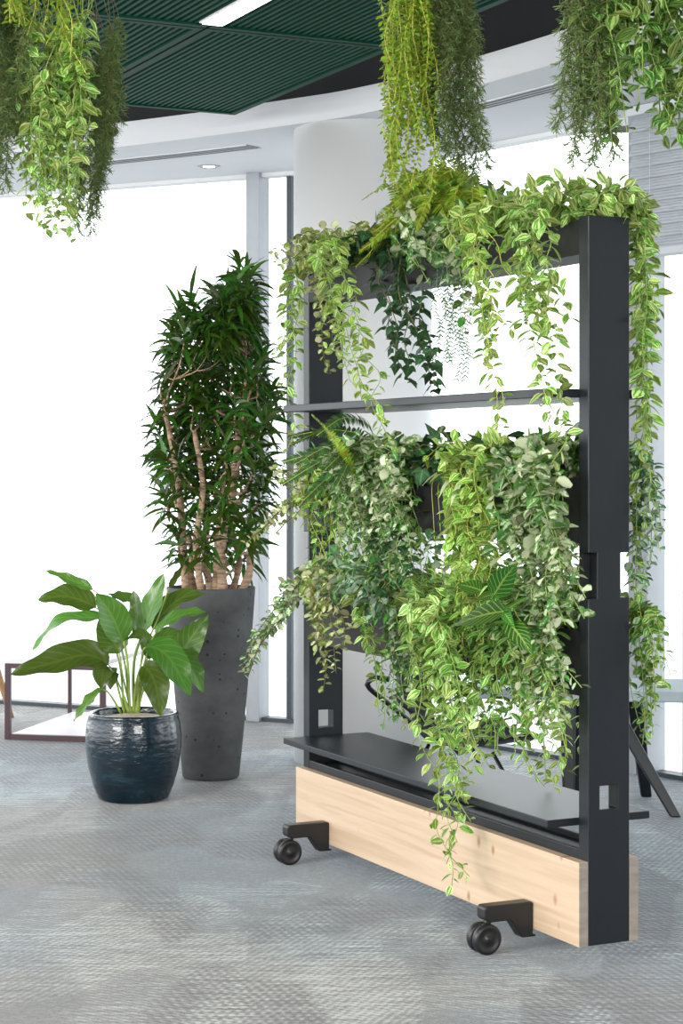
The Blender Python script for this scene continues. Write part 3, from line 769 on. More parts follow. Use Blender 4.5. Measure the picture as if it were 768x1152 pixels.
p = new('striped_trailing_plant', 'yellowish striped vine falling from the top planter past the upper shelf, right of centre', lm='Ty', sm='stem_yellow')
drape(p, 'T', Z1, [556, 562, 568, 572, 580, 586], [(548, 350), (560, 400), (566, 500), (570, 460), (577, 380), (585, 330)], out=.13, rise=.09, k=.95)
tuft(p, 'T', Z1, 545, 600, 16, (.1, .22))
p = new('small_fern', 'small green fern frond hanging from the underside of the top planter near the near post', lm='Bd', foliage='fronds')
for x, y1 in ((592, 366), (600, 350), (585, 345)):
    u = uz(x, 400, .02)[0]; p.fern([loc(u, .06, Z1), loc(u, -.0, Z1 + .04), on_w(x, 290, -.03), on_w(x + 2, 325, -.035), on_w(x - 1, y1, -.03)], .034, .9)
p = new('striped_trailing_plant', 'thick striped vine hanging from the top planter right beside the near post', lm='T')
drape(p, 'T', Z1, [612, 618, 624, 630, 636, 642], [(612, 360), (618, 470), (628, 522), (636, 500), (622, 400), (640, 360)], out=.13, rise=.08, k=1.05, dens=1.05)
tuft(p, 'T', Z1, 600, 650, 14, (.1, .2))
p = new('striped_trailing_plant', 'long striped vine hanging behind the near post from the top planter', lm='T')
def back_strand(P, x1, y1, w, k=1, dens=1, kind='T', z0=Z1, x0=None):
    u = R.uniform(.09, .22); xs0 = x0 or 722
    pts = [loc(u, .08, z0 - .02), loc(u + .02, .14, z0 + .06), loc(max(.06, u * .6), w, z0 + .05)]
    q0 = on_w(xs0, HY + 1, w); u1 = (q0 - O0).dot(US); ze = on_w(x1, y1, w).z; ue = (on_w(x1, y1, w) - O0).dot(US)
    n = max(2, int((z0 - ze) / .1))
    for i in range(n + 1):
        f = i / n; pts.append(loc(u1 + (ue - u1) * f + R.uniform(-.02, .02), w + R.uniform(-.012, .012), z0 + .03 + (ze - z0 - .03) * f))
    P.strand(pts, kind, k=k, dens=dens)
for x0, x1, y1, w in ((717, 722, 620, .19), (722, 728, 560, .20), (719, 728, 470, .21), (726, 732, 430, .2), (720, 722, 540, .17), (727, 716, 500, .19), (715, 718, 430, .17), (722, 720, 700, .18), (720, 735, 400, .2)):
    back_strand(p, x1, y1, w, x0=x0)
tuft(p, 'T', Z1, 640, 660, 12, (.1, .22), front=.2)
for i in range(5):      # shoots laid over the top of the post
    a = loc(.1, .06, Z1); p.strand([a, loc(.05, .07, Z1 + .05), loc(.0 + R.uniform(-.02, .05), .11 + .01 * i, Z1 + .04), loc(-.01, .16 + .01 * i, Z1 - .02)], 'T')
# ---- middle planter ----------------------------------------------------------
p = new('fern', 'green fern with one bright yellow frond at the far end of the middle planter', lm='Bd', sm='stem_yellow', foliage='fronds')
for (x0, x1, y1, w, h) in ((400, 326, 500, -.20, .12), (405, 332, 522, -.24, .10), (402, 318, 545, -.22, .08), (408, 356, 490, -.20, .15), (412, 366, 528, -.25, .10), (400, 342, 562, -.24, .06), (405, 380, 545, -.26, .10), (385, 325, 492, -.05, .10), (380, 318, 520, -.06, .06), (380, 345, 480, .0, .06)):
    u = uz(x0, 400, .03)[0]; a = loc(min(u, LEN - .07), .06, Z2); e = on_w(x1, y1, w)
    p.fern([a, a + V((0, 0, h)), (a + e) * .5 + V((0, 0, h * .8)), e], .05)
p2 = MB(); q = Plant('x', '', '')
a = loc(uz(400, 400, .03)[0], .05, Z2); q.fern([a, on_w(398, 525, -.1), on_w(372, 488, -.2), on_w(350, 466, -.22)], .034, 1.0)
q.fern([a, on_w(402, 535, -.1), on_w(384, 505, -.2), on_w(366, 482, -.22)], .03, 1.0)
p.extra.append(('yellow_frond', q.leaf, 'B'))
p = new('creamy_trailing_plant', 'cream-leaved branch reaching out to the left from the middle planter towards the potted tree', lm='Fy', sm='stem_brown')
for pts in ([(400, 560), (370, 545), (330, 560), (300, 590), (282, 606)], [(400, 550), (350, 528), (318, 530), (306, 528)], [(395, 560), (350, 556), (322, 575), (300, 582)], [(400, 570), (365, 560), (340, 552), (318, 545)], [(400, 556), (362, 550), (326, 566), (296, 594), (276, 612)], [(398, 565), (360, 562), (330, 580), (310, 600)], [(400, 552), (356, 535), (330, 536), (308, 540)]):
    P = [on_w(x, y, .05 - .05 * i) for i, (x, y) in enumerate(pts)]; p.strand([loc(LEN - .3, .06, Z2)] + P, 'Fy', k=1.1, dens=1.1, stem=.0022)
p = new('silver_veined_plant', 'big pale spotted plant pouring over the left half of the middle planter', lm='Fp', sm='stem_green')
drape(p, 'Fp', Z2, spread(396, 478, 15), [(x + R.uniform(-8, 4), R.uniform(590, 660)) for x in spread(386, 466, 15)], out=.07, rise=.10, k=1.1, dens=1.0)
drape(p, 'Fp', Z2, spread(400, 480, 8), [(x, R.uniform(560, 620)) for x in spread(396, 470, 8)], out=.12, rise=.12)
tuft(p, 'Fp', Z2, 385, 480, 26, (.1, .22), k=1.05)
p = new('mixed_leaf_plant', 'mid green leafy plant filling the middle planter behind the pale spotted one', lm='Mg', sm='stem_green')
drape(p, 'Mg', Z2, spread(360, 480, 14), [(x, R.uniform(590, 700)) for x in spread(350, 470, 14)], out=.035, rise=.06, k=.9, dens=.9)
tuft(p, 'Mg', Z2, 380, 600, 34, (.10, .17), rise=.75)
p = new('striped_trailing_plant', 'yellow-green striped vine hanging over the far post between the middle and lower planters', lm='Ty', sm='stem_yellow')
drape(p, 'T', Z2, [356, 362, 368, 374, 382], [(350, 600), (356, 628), (366, 640), (374, 610), (384, 650)], out=.05, rise=.06, k=.85)
p = new('dark_ivy', 'dark ivy crown in the centre of the middle planter under the upper shelf', lm='D', sm='stem_brown')
tuft(p, 'D', Z2, 450, 640, 46, (.10, .17), rise=.8, fn='ivy', k=1.15)
drape(p, 'D', Z2, [430, 440, 450, 462], [(432, 660), (440, 690), (452, 640), (464, 640)], out=.045, rise=.06, fn='ivy')
p = new('spider_plant', 'plant with long arching pale-edged strap leaves in the middle planter, over its dark front', lm='Sp', sm='stem_green')
for (x0, x1, y1, w, h) in ((528, 478, 552, -.12, .07), (530, 498, 574, -.13, .04), (535, 512, 590, -.12, .05), (540, 470, 536, -.05, .09), (540, 575, 505, -.0, .11), (545, 600, 498, .02, .12), (545, 615, 520, .05, .14), (538, 520, 500, .1, .1), (545, 548, 490, .04, .08)):
    a = loc(uz(x0, 400, .03)[0], .06, Z2); e = on_w(x1, y1, w); d = (e - a); ln = d.length * 1.15
    p.leaf.leaf(a, (d.normalized() + V((0, 0, 1.0))).normalized(), V((0, 0, 1)) - d * .5, ln, .020, 1.5, .3, (.5, .8, 1, 1, .9, .6, 0))
p.stem.tube([loc(uz(538, 400, .03)[0], .06, Z2 - .03), loc(uz(538, 400, .03)[0], .06, Z2 + .02)], .006, 6)
p = new('striped_trailing_plant', 'bright striped vine in a thick rope right of the bare patch of the middle planter', lm='Ty', sm='stem_yellow')
drape(p, 'T', Z2, spread(530, 575, 13), [(x, y) for x, y in zip(spread(512, 568, 13, 3), (690, 730, 700, 745, 690, 720, 750, 690, 740, 700, 660, 720, 690))], out=.085, rise=.08, k=1.05, dens=1.1)
tuft(p, 'T', Z2, 520, 650, 34, (.10, .19), rise=.7)
p = new('silver_veined_plant', 'white-veined plant falling from the middle planter next to the near post', lm='Fp', sm='stem_green')
drape(p, 'Fp', Z2, spread(590, 648, 15), [(x, R.uniform(640, 735)) for x in spread(586, 652, 15)], out=.09, rise=.08, k=1.35, dens=.95)
tuft(p, 'Fp', Z2, 590, 648, 10, (.08, .16))
p = new('bluish_veined_plant', 'blue-grey veined leaves dangling in the gap below the bare front of the middle planter', lm='Fb', sm='stem_yellow')
for x, y1 in ((497, 655), (508, 665), (503, 640), (490, 660), (514, 655)):
    P = [loc(uz(x, 400, .03)[0], .05, Z2), on_w(x - 4, 545, -.03), on_w(x - 2, 590, -.04), on_w(x, y1, -.05)]
    p.strand(P, 'Fb', k=1.1, fromt=.62, dens=.9)
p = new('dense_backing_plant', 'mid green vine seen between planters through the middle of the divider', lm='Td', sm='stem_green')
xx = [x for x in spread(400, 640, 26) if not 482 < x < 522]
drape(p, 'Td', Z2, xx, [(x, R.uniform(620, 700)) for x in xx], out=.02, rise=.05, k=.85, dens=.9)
# ---- lower planter -----------------------------------------------------------
p = new('creamy_trailing_plant', 'long pale spotted branch drooping far out to the left of the lower planter', lm='Fp', sm='stem_brown')
for dx, dy in ((0, 0), (6, 8), (-4, -10), (8, -6), (2, 14)):
    pts = [(392, 648), (365, 640), (335, 660), (312, 690), (288, 722), (276, 756)]
    P = [on_w(x + dx * .6 + R.uniform(-3, 3), y + dy * (1 - i / 7) + R.uniform(-3, 3), .04 - .035 * i) for i, (x, y) in enumerate(pts)]
    p.strand([loc(LEN - .22, .06, Z3)] + P, 'Fp', k=1.05, fromt=.08, dens=1.0, stem=.0022)
p = new('creamy_trailing_plant', 'pale spotted strands falling straight down in front of the far post from the lower planter', lm='Fy', sm='stem_brown')
drape(p, 'Fy', Z3, [356, 364, 372, 380, 390, 396], [(362, 725), (368, 745), (374, 778), (380, 758), (392, 730), (356, 700)], out=.07, rise=.09, k=1.25)
tuft(p, 'Fp', Z3, 352, 420, 18, (.1, .2))
p = new('striped_trailing_plant', 'narrow striped vine hanging past the bottom edge of the lower planter, leftmost below it', lm='T')
drape(p, 'T', Z3, [414, 420, 426], [(424, 740), (430, 776), (427, 800)], out=.05, rise=.08, k=.9)
p = new('silver_veined_plant', 'broad pale and green leaves bunched over the left end of the lower planter', lm='Fb', sm='stem_green')
drape(p, 'Fb', Z3, spread(385, 460, 12), [(x, R.uniform(660, 712)) for x in spread(380, 452, 12)], out=.06, rise=.12, k=1.15)
tuft(p, 'Fb', Z3, 380, 470, 16, (.1, .22))
p = new('mixed_leaf_plant', 'mid green leafy plant showing between the vines of the lower planter', lm='Mg', sm='stem_green')
drape(p, 'Mg', Z3, spread(430, 645, 18), [(x, R.uniform(700, 820)) for x in spread(425, 645, 18)], out=.06, rise=.06, k=.8)
tuft(p, 'Mg', Z3, 400, 645, 26, (.1, .2))
p = new('tangled_wire_plant', 'tangle of thin curly green stems over the front of the lower planter', lm='Bd', sm='stem_green', foliage='curls')
for i in range(98):
    x, y = R.gauss(468, 13), R.uniform(668, 745); c = on_w(x, y, -.02 - R.random() * .05); q = c.copy(); P = [q.copy()]; d = rv(1)
    for _ in range(9): d = (d + rv(.9) + V((0, 0, -.14))).normalized(); q = q + d * .011; P.append(q.copy())
    p.leaf.tube(P, .0011, 3, cap=False)
for x in spread(450, 488, 5): p.stem.tube([loc(uz(x, 400, .03)[0], .04, Z3 - .02), loc(uz(x, 400, .03)[0], -.02, Z3 + .01), on_w(x, 735, -.04)], .0014, 4)
p = new('arrowhead_plant', 'plant with very large arrow-shaped leaves and pale veins low in the middle of the divider', lm='Sy', sm='stem_green')
def arrow(base, tipx, tipy, w, wd_, face=None):
    e = on_w(tipx, tipy, w); d = e - base; ln = d.length; nn = (face or (V((0, -1, .35)))); d = d.normalized()
    nn = (nn - d * nn.dot(d)).normalized(); sd = d.cross(nn)
    p.leaf.leaf(base, d, nn, ln, wd_, .25, .12, (.55, .95, 1, .85, .6, .3, 0))
    for sg in (-1, 1): p.leaf.leaf(base, (-d * .75 + sd * sg * .5), nn, ln * .42, wd_ * .42, .1, .1, (.8, 1, .6, 0))
    p.stem.tube(catmull([loc(uz(560, 400, .03)[0], .05, Z3), (loc(uz(560, 400, .03)[0], .0, Z3 + .1) + base) * .5, base]), .0022, 5)
arrow(on_w(566, 688, -.15), 508, 692, -.19, .075, V((0, -1, .5))); arrow(on_w(556, 668, -.14), 580, 626, -.15, .07); arrow(on_w(572, 700, -.15), 600, 728, -.18, .06)
arrow(on_w(540, 664, -.13), 514, 652, -.15, .05)
p = new('striped_trailing_plant', 'longest striped vine, hanging in a tapering tail over the pine board', lm='T')
drape(p, 'T', Z3, [500, 506, 512, 518, 524, 530, 536, 542], [(512, 880), (507, 1000), (517, 985), (524, 925), (514, 950), (536, 880), (545, 862), (520, 905)], out=.135, rise=.07, k=1.02, dens=1.0)
p = new('striped_trailing_plant', 'full striped vine over the lower planter front, down to the bottom shelf', lm='Td')
drape(p, 'T', Z3, spread(486, 600, 24), [(x, R.uniform(760, 850)) for x in spread(474, 596, 24)], out=.09, rise=.10, k=.98)
tuft(p, 'T', Z3, 480, 640, 26, (.1, .22))
p = new('pale_trailing_plant', 'whitish green trailing plant below the lower planter, left of the long tail of vine', lm='Fp', sm='stem_green')
drape(p, 'Fp', Z3, spread(450, 500, 11), [(x, R.uniform(750, 822)) for x in spread(450, 500, 11)], out=.05, rise=.05, k=1.0)
p = new('silver_veined_plant', 'pale veined plant filling the lower planter beside the near post', lm='Fp', sm='stem_green')
drape(p, 'Fp', Z3, spread(580, 648, 15), [(x, R.uniform(760, 845)) for x in spread(575, 650, 15)], out=.08, rise=.10, k=1.1)
tuft(p, 'Fb', Z3, 570, 648, 14, (.1, .2))
p = new('striped_trailing_plant', 'pair of leafy striped tails ending just above the bottom shelf near the near post', lm='T')
drape(p, 'T', Z3, [592, 598, 604, 626, 630, 634], [(596, 878), (601, 884), (606, 860), (626, 884), (631, 875), (636, 850)], out=.07, rise=.06, k=.95)
# back of the divider
p = new('green_veined_plant', 'bushy veined vine behind the divider, right of the near post at middle planter height', lm='Fb', sm='stem_green')
for x0, x1, y1 in ((718, 724, 690), (730, 738, 620), (722, 732, 640), (714, 716, 610), (728, 744, 560), (716, 720, 700), (724, 742, 600), (728, 730, 640), (712, 715, 680), (720, 728, 660), (735, 740, 580)):
    back_strand(p, x1, y1, R.uniform(.17, .22), kind='Fb', z0=Z2, x0=x0, k=.85)
tuft(p, 'Fb', Z2, 620, 652, 12, (.12, .24), front=.1, wr=(.06, .12))
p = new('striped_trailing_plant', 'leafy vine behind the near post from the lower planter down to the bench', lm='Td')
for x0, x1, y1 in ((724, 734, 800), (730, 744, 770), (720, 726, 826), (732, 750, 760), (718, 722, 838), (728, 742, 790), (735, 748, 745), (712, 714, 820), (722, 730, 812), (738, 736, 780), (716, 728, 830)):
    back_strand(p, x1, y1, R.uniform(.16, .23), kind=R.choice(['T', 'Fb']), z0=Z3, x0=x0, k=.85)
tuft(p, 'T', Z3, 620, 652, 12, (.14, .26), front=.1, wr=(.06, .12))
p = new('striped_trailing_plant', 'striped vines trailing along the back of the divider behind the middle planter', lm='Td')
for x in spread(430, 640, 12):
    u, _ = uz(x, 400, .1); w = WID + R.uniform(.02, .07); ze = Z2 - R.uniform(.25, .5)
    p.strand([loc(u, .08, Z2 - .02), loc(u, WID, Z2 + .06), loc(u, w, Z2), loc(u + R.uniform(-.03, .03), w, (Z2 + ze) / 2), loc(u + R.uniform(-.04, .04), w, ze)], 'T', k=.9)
p = new('striped_trailing_plant', 'striped vines trailing along the back of the divider behind the lower planter', lm='T')
for x in spread(450, 640, 12):
    u, _ = uz(x, 400, .1); w = WID + R.uniform(.02, .05); ze = Z3 - R.uniform(.25, .48)
    p.strand([loc(u, .08, Z3 - .02), loc(u, WID, Z3 + .06), loc(u, w, Z3), loc(u + R.uniform(-.03, .03), w, (Z3 + ze) / 2), loc(u + R.uniform(-.04, .04), w, ze)], 'T', k=.9)

# ---- plants hanging from the ceiling -----------------------------------------
def hang(p, kind, xs, ends, Y, top=2.74, k=1, dens=1, fn='strand', wob=.02, bulge=0, **kw):
    for x0, (x1, y1) in zip(xs, ends):
        yy = Y + R.uniform(-.06, .06); a = at_y(x0, 100, yy); a.z = top; e = at_y(x1, y1, yy); n = max(3, int((top - e.z) / .12)); P = []
        for i in range(n + 1):
            f = i / n; q = a.lerp(e, f); q.x += R.uniform(-wob, wob) + bulge * math.sin(f * PI); q.y += R.uniform(-wob, wob); q.z = top + (e.z - top) * f; P.append(q)
        if fn == 'strand': p.strand(P, kind, k=k, dens=dens, **kw)
        elif fn == 'needles': p.needles(P, k=k, dens=dens, **kw)
YL, YM, YR = 5.3, 5.3, 4.3
p = new('hanging_yellow_creeper', 'tiny-leaved yellow-green creeper hanging from the ceiling above the middle of the divider', lm='Tiny', sm='stem_yellow')
hang(p, 'Tiny', spread(436, 486, 34, 2), [(x, y) for x, y in zip(spread(434, 490, 34, 4), [R.choice([R.uniform(130, 215), R.uniform(90, 180)]) for _ in range(34)])], YM, wob=.022, k=1.25, taper=.1, dens=.85)
p = new('hanging_asparagus_fern', 'feathery dark green foliage hanging from the ceiling right of the yellow creeper', lm='Nd', sm='stem_brown')
hang(p, '', spread(478, 520, 13, 2), [(x, y) for x, y in zip(spread(482, 545, 13, 3), (120, 150, 175, 140, 110, 165, 150, 185, 130, 190, 160, 205, 185))], YM, fn='needles', wob=.02, br=.048, nl=.016)
p = new('hanging_asparagus_fern', 'feathery needle foliage hanging left of the large striped leaves at the top right', lm='Nd', sm='stem_brown')
hang(p, '', spread(640, 690, 10, 2), [(x, y) for x, y in zip(spread(636, 690, 10, 3), (140, 150, 178, 130, 120, 160, 185, 110, 150, 175))], YR, fn='needles', wob=.02, br=.048, nl=.016)
p = new('hanging_striped_vine', 'large striped leaves hanging from the ceiling in two tails at the top right corner', lm='Td')
hang(p, 'Td', spread(662, 776, 34, 2), [(x, y) for x, y in zip(spread(662, 790, 34, 2), (90, 110, 95, 128, 150, 118, 165, 140, 150, 120, 108, 90, 70, 50, 30, 40, 60, 90, 120, 100, 140, 155, 150, 130, 160, 150, 140, 165, 170, 150, 120, 140, 100, 120))], YR, wob=.03, k=1.08, dens=.95)
p = new('hanging_striped_vine', 'dense striped vine hanging from the ceiling at the top left', lm='T')
hang(p, 'T', spread(42, 98, 33, 1), [(x, y) for x, y in zip(spread(26, 96, 33, 2), (150, 190, 210, 170, 240, 225, 200, 250, 215, 262, 180) +  (190, 240, 215, 262, 230, 250, 270, 240, 205, 262, 225, 250, 268, 235, 210, 190, 225, 175, 205, 150, 170, 130))], YL, wob=.028, k=1.0, fromt=.36)
p = new('hanging_yellow_creeper', 'pale yellow creeper tendrils over the dense striped vine at the top left', lm='Tiny', sm='stem_yellow')
hang(p, 'Tiny', spread(34, 92, 9, 1), [(x, y) for x, y in zip(spread(30, 96, 9, 2), (40, 48, 30, 60, 50, 70, 40, 85, 35, 60, 30, 50, 66, 48, 40, 25))], YL - .1, wob=.04, k=1.6, dens=.6)
p = new('hanging_asparagus_fern', 'dark feathery foliage hanging right of the dense striped vine at the top left', lm='Nd', sm='stem_brown')
hang(p, '', spread(84, 108, 11, 1), [(x, y) for x, y in zip(spread(86, 122, 11, 2), (230, 255, 200, 262, 240, 210, 180, 240, 150, 170, 130))], YL + .15, fn='needles', wob=.02, br=.05, nl=.016, bulge=.05, fromt=.38)
p = new('hanging_asparagus_fern', 'dark feathery foliage hanging from the ceiling at the left picture edge', lm='Nd', sm='stem_brown')
hang(p, '', spread(-20, 26, 12, 1), [(x, y) for x, y in zip(spread(-24, 26, 12, 2), (200, 180, 215, 190, 140, 195, 170, 130, 210, 120, 150, 100))], YL, fn='needles', wob=.02, br=.052, nl=.016)
p = new('hanging_yellow_creeper', 'small yellow leafed sprig hanging at the top left corner of the picture', lm='Tiny', sm='stem_yellow')
hang(p, 'Tiny', spread(-20, 30, 10, 1), [(x, R.uniform(10, 30)) for x in spread(-20, 30, 10, 2)], YL - .25, wob=.02, k=1.8)
for p in PL: p.finish()
for x, Y, w, lab in ((468, YM, .30, 'black hanging trough over the divider'), (716, YR, .36, 'black hanging trough at the top right'), (40, YL, .46, 'black hanging trough at the top left')):
    c = at_y(x, 100, Y); c.z = 0
    rt = thing('hanging_planter', lab + ', full of trailing plants', 'planter', c + V((0, 0, 2.66)))
    q = MB(); q.prism([(-.10, 0), (.10, 0), (.13, .10), (.12, .10), (.095, .012), (-.095, .012), (-.12, .10), (-.13, .10)], -w / 2, w / 2, 'x'); q.build('trough', M['black'], rt)
    q = MB(); q.box(-w / 2 + .01, w / 2 - .01, -.09, .09, .012, .08); q.build('soil', M['soil'], rt)
    for s in (-1, 1):
        q = MB(); q.tube([V((s * (w / 2 - .02), 0, .05)), V((s * (w / 2 - .02), 0, .79))], .003, 6); q.build('hanger', M['black'], rt)

# ---------------------------------------------------------------- tall pot with the tree
TP = V((-.544, 8.03, 0))
rt = thing('tall_planter', 'tall tapering dark grey concrete planter in front of the window, holding the tree', 'planter', TP)
q = MB(); q.lathe([(.0001, .002), (.112, .002), (.118, .008), (.134, .16), (.152, .36), (.170, .58), (.182, .74), (.185, .79), (.183, .793), (.172, .793), (.170, .78), (.166, .70)], n=72); q.build('pot', M['concrete'], rt)
q = MB(); q.lathe([(.168, .752), (.10, .762), (.0001, .765)], n=36); q.build('soil', M['soil'], rt)
tree = Plant('potted_tree', 'bushy tree with pale twisted trunks and dark strap leaves in the tall grey planter', 'tree', None, 'Dr', 'bark', 'foliage', TP + V((0, 0, .755)))
rows = [(322, 262, 284), (336, 238, 300), (348, 232, 304), (360, 184, 302), (375, 174, 305), (390, 172, 308), (405, 166, 312), (422, 168, 314), (438, 166, 318), (454, 162, 320), (470, 160, 324), (486, 160, 322), (502, 160, 322), (518, 158, 322), (534, 164, 322), (550, 166, 318), (568, 164, 316), (588, 170, 310), (606, 180, 304), (622, 186, 300)]
trunks = [(-.10, -.02), (-.055, .04), (-.03, -.06), (.02, .0), (.055, -.05), (.075, .04), (.0, .07), (.105, -.01)]
bases = []; tips = []
for y, xa, xb in rows:
    n = 2 if xb - xa < 60 else (7 if y < 545 else 4)
    for i in range(n):
        x = xa + 17 + (xb - xa - 34) * (i + R.uniform(.1, .9)) / n; half = (xb - xa) / 2; m = abs(x - (xa + xb) / 2) / half
        rr = .30 * math.sqrt(max(0, 1 - m * m)); tips.append(at_y(x, y + R.uniform(-8, 8), TP.y + R.uniform(-1, 1) * rr))
forks = []
for i, (dx, dy) in enumerate(trunks):
    b = TP + V((dx, dy, .752)); hh = R.uniform(.22, .5) if i % 2 else R.uniform(.45, .85)
    e = b + V((dx * .9 + R.uniform(-.05, .05), dy * .9, hh)); P = [b - V((0, 0, .02)), b.lerp(e, .33) + V((R.uniform(-.03, .03), R.uniform(-.03, .03), 0)), b.lerp(e, .66) + V((R.uniform(-.035, .035), R.uniform(-.03, .03), 0)), e]
    pts = catmull(P, .03); r0 = R.uniform(.013, .019)
    tree.stem.tube(pts, [r0 * (1.25 - .5 * k / len(pts)) * (1 + .1 * math.sin(k * 2.1 + i)) for k in range(len(pts))], 10)
    for k in range(2, len(pts)): forks.append((pts[k], r0 * (1.1 - .5 * k / len(pts))))
for t in tips:
    best = min(forks, key=lambda f: (f[0] - t).length + (1.2 if f[0].z > t.z - .06 else 0) + R.uniform(0, .1))
    a, r = best; L_ = (t - a).length; mid = a.lerp(t, .4) + V((R.uniform(-.04, .04), R.uniform(-.04, .04), -.03)); pts = catmull([a, mid, a.lerp(t, .75) + V((0, 0, -.02)), t], .03)
    rb = min(r * .6, .011); tree.stem.tube(pts, [rb * (1 - .6 * k / len(pts)) for k in range(len(pts))], 7)
    n0 = len(pts)
    if L_ > .25 and n0 > 4: forks.append((pts[n0 // 2], rb))
    ax = (pts[-1] - pts[-3]).normalized() * .8 + V((0, 0, .6)); ax.normalize(); sh = R.uniform(.09, .17); m = R.randint(20, 28)
    for k in range(m):
        f = k / m; ph = k * 2.4; x = ax.orthogonal().normalized(); y = ax.cross(x); rad = x * math.cos(ph) + y * math.sin(ph)
        d = rad * (1.15 - .75 * f) + ax * (.05 + .9 * f) + rv(.15); ln = R.uniform(.09, .15)
        tree.leaf.leaf(t + ax * sh * (f - .5), d, ax + rv(.6), ln, R.uniform(.018, .027), R.uniform(.7, 1.9), .18, (.35, .8, 1, .8, .45, 0))
tree.finish()

# ---------------------------------------------------------------- glazed pot with the broad-leaved plant
BP = V((-.81, 7.51, 0))
rt = thing('glazed_pot', 'round glossy dark teal ceramic pot on the carpet', 'plant pot', BP)
q = MB(); q.lathe([(.0001, .002), (.125, .002), (.138, .010), (.158, .06), (.176, .13), (.186, .20), (.187, .25), (.181, .30), (.174, .325), (.176, .332), (.172, .339), (.162, .339), (.158, .33), (.160, .29)], n=72); q.build('pot', M['glaze'], rt)
q = MB(); q.lathe([(.162, .312), (.10, .322), (.0001, .324)], n=36); g = q.build('gravel', M['gravel'], rt)
bp = Plant('broad_leaved_plant', 'low plant with long broad glossy leaves in the round teal pot', 'plant', None, 'Lf', 'stem_green', 'leaves', BP + V((0, 0, .325)))
def blade(px, wd_, dpt, dep=0, w2=None, twist=0, up=None, stem=2):
    """px: picture points from the pot to the leaf tip; the blade starts at index stem; dep: how far it leans towards (-) or away from the camera"""
    n = len(px); P = [at_y(x, y, BP.y + dep * (i / (n - 1))) for i, (x, y) in enumerate(px)]
    pts = catmull(P, .015); si = min(range(len(pts)), key=lambda k: (pts[k] - P[stem]).length)
    bp.stem.tube(pts[:si + 1], [.0055 - .003 * k / max(1, si) for k in range(si + 1)], 7)
    B = pts[si:]; m = len(B); rows = []
    prev = None
    for k, p in enumerate(B):
        t = (B[min(k + 1, m - 1)] - B[max(k - 1, 0)]).normalized(); f = k / (m - 1)
        nn = V(up or (0, -.5, .85)); nn = (nn - t * nn.dot(t)); nn = nn.normalized() if nn.length > .05 else t.orthogonal().normalized()
        sd = t.cross(nn)
        if twist: sd = Quaternion(t, twist * (f - .3)) @ sd
        u2 = sd.cross(t)
        w = wd_ * .5 * (math.sin(PI * min(1, f ** .75)) ** .75 if 0 < f < 1 else 0.02); wv = .006 * math.sin(f * 17 + px[0][0])
        rows.append([p - sd * w + u2 * (w * .28 + wv), p - sd * w * .5 + u2 * w * .16, p, p + sd * w * .5 + u2 * w * .16, p + sd * w + u2 * (w * .28 - wv)])
    i0 = len(bp.leaf.v)
    for r in rows: bp.leaf.v += [tuple(a) for a in r]
    for k in range(m - 1):
        for j in range(4):
            a = i0 + k * 5 + j; bp.leaf.f.append((a, a + 1, a + 6, a + 5)); f0, f1 = k / (m - 1), (k + 1) / (m - 1)
            bp.leaf.uv += [(j / 4, f0), ((j + 1) / 4, f0), ((j + 1) / 4, f1), (j / 4, f1)]; bp.leaf.smooth.append(True)
b0 = (146, 800)
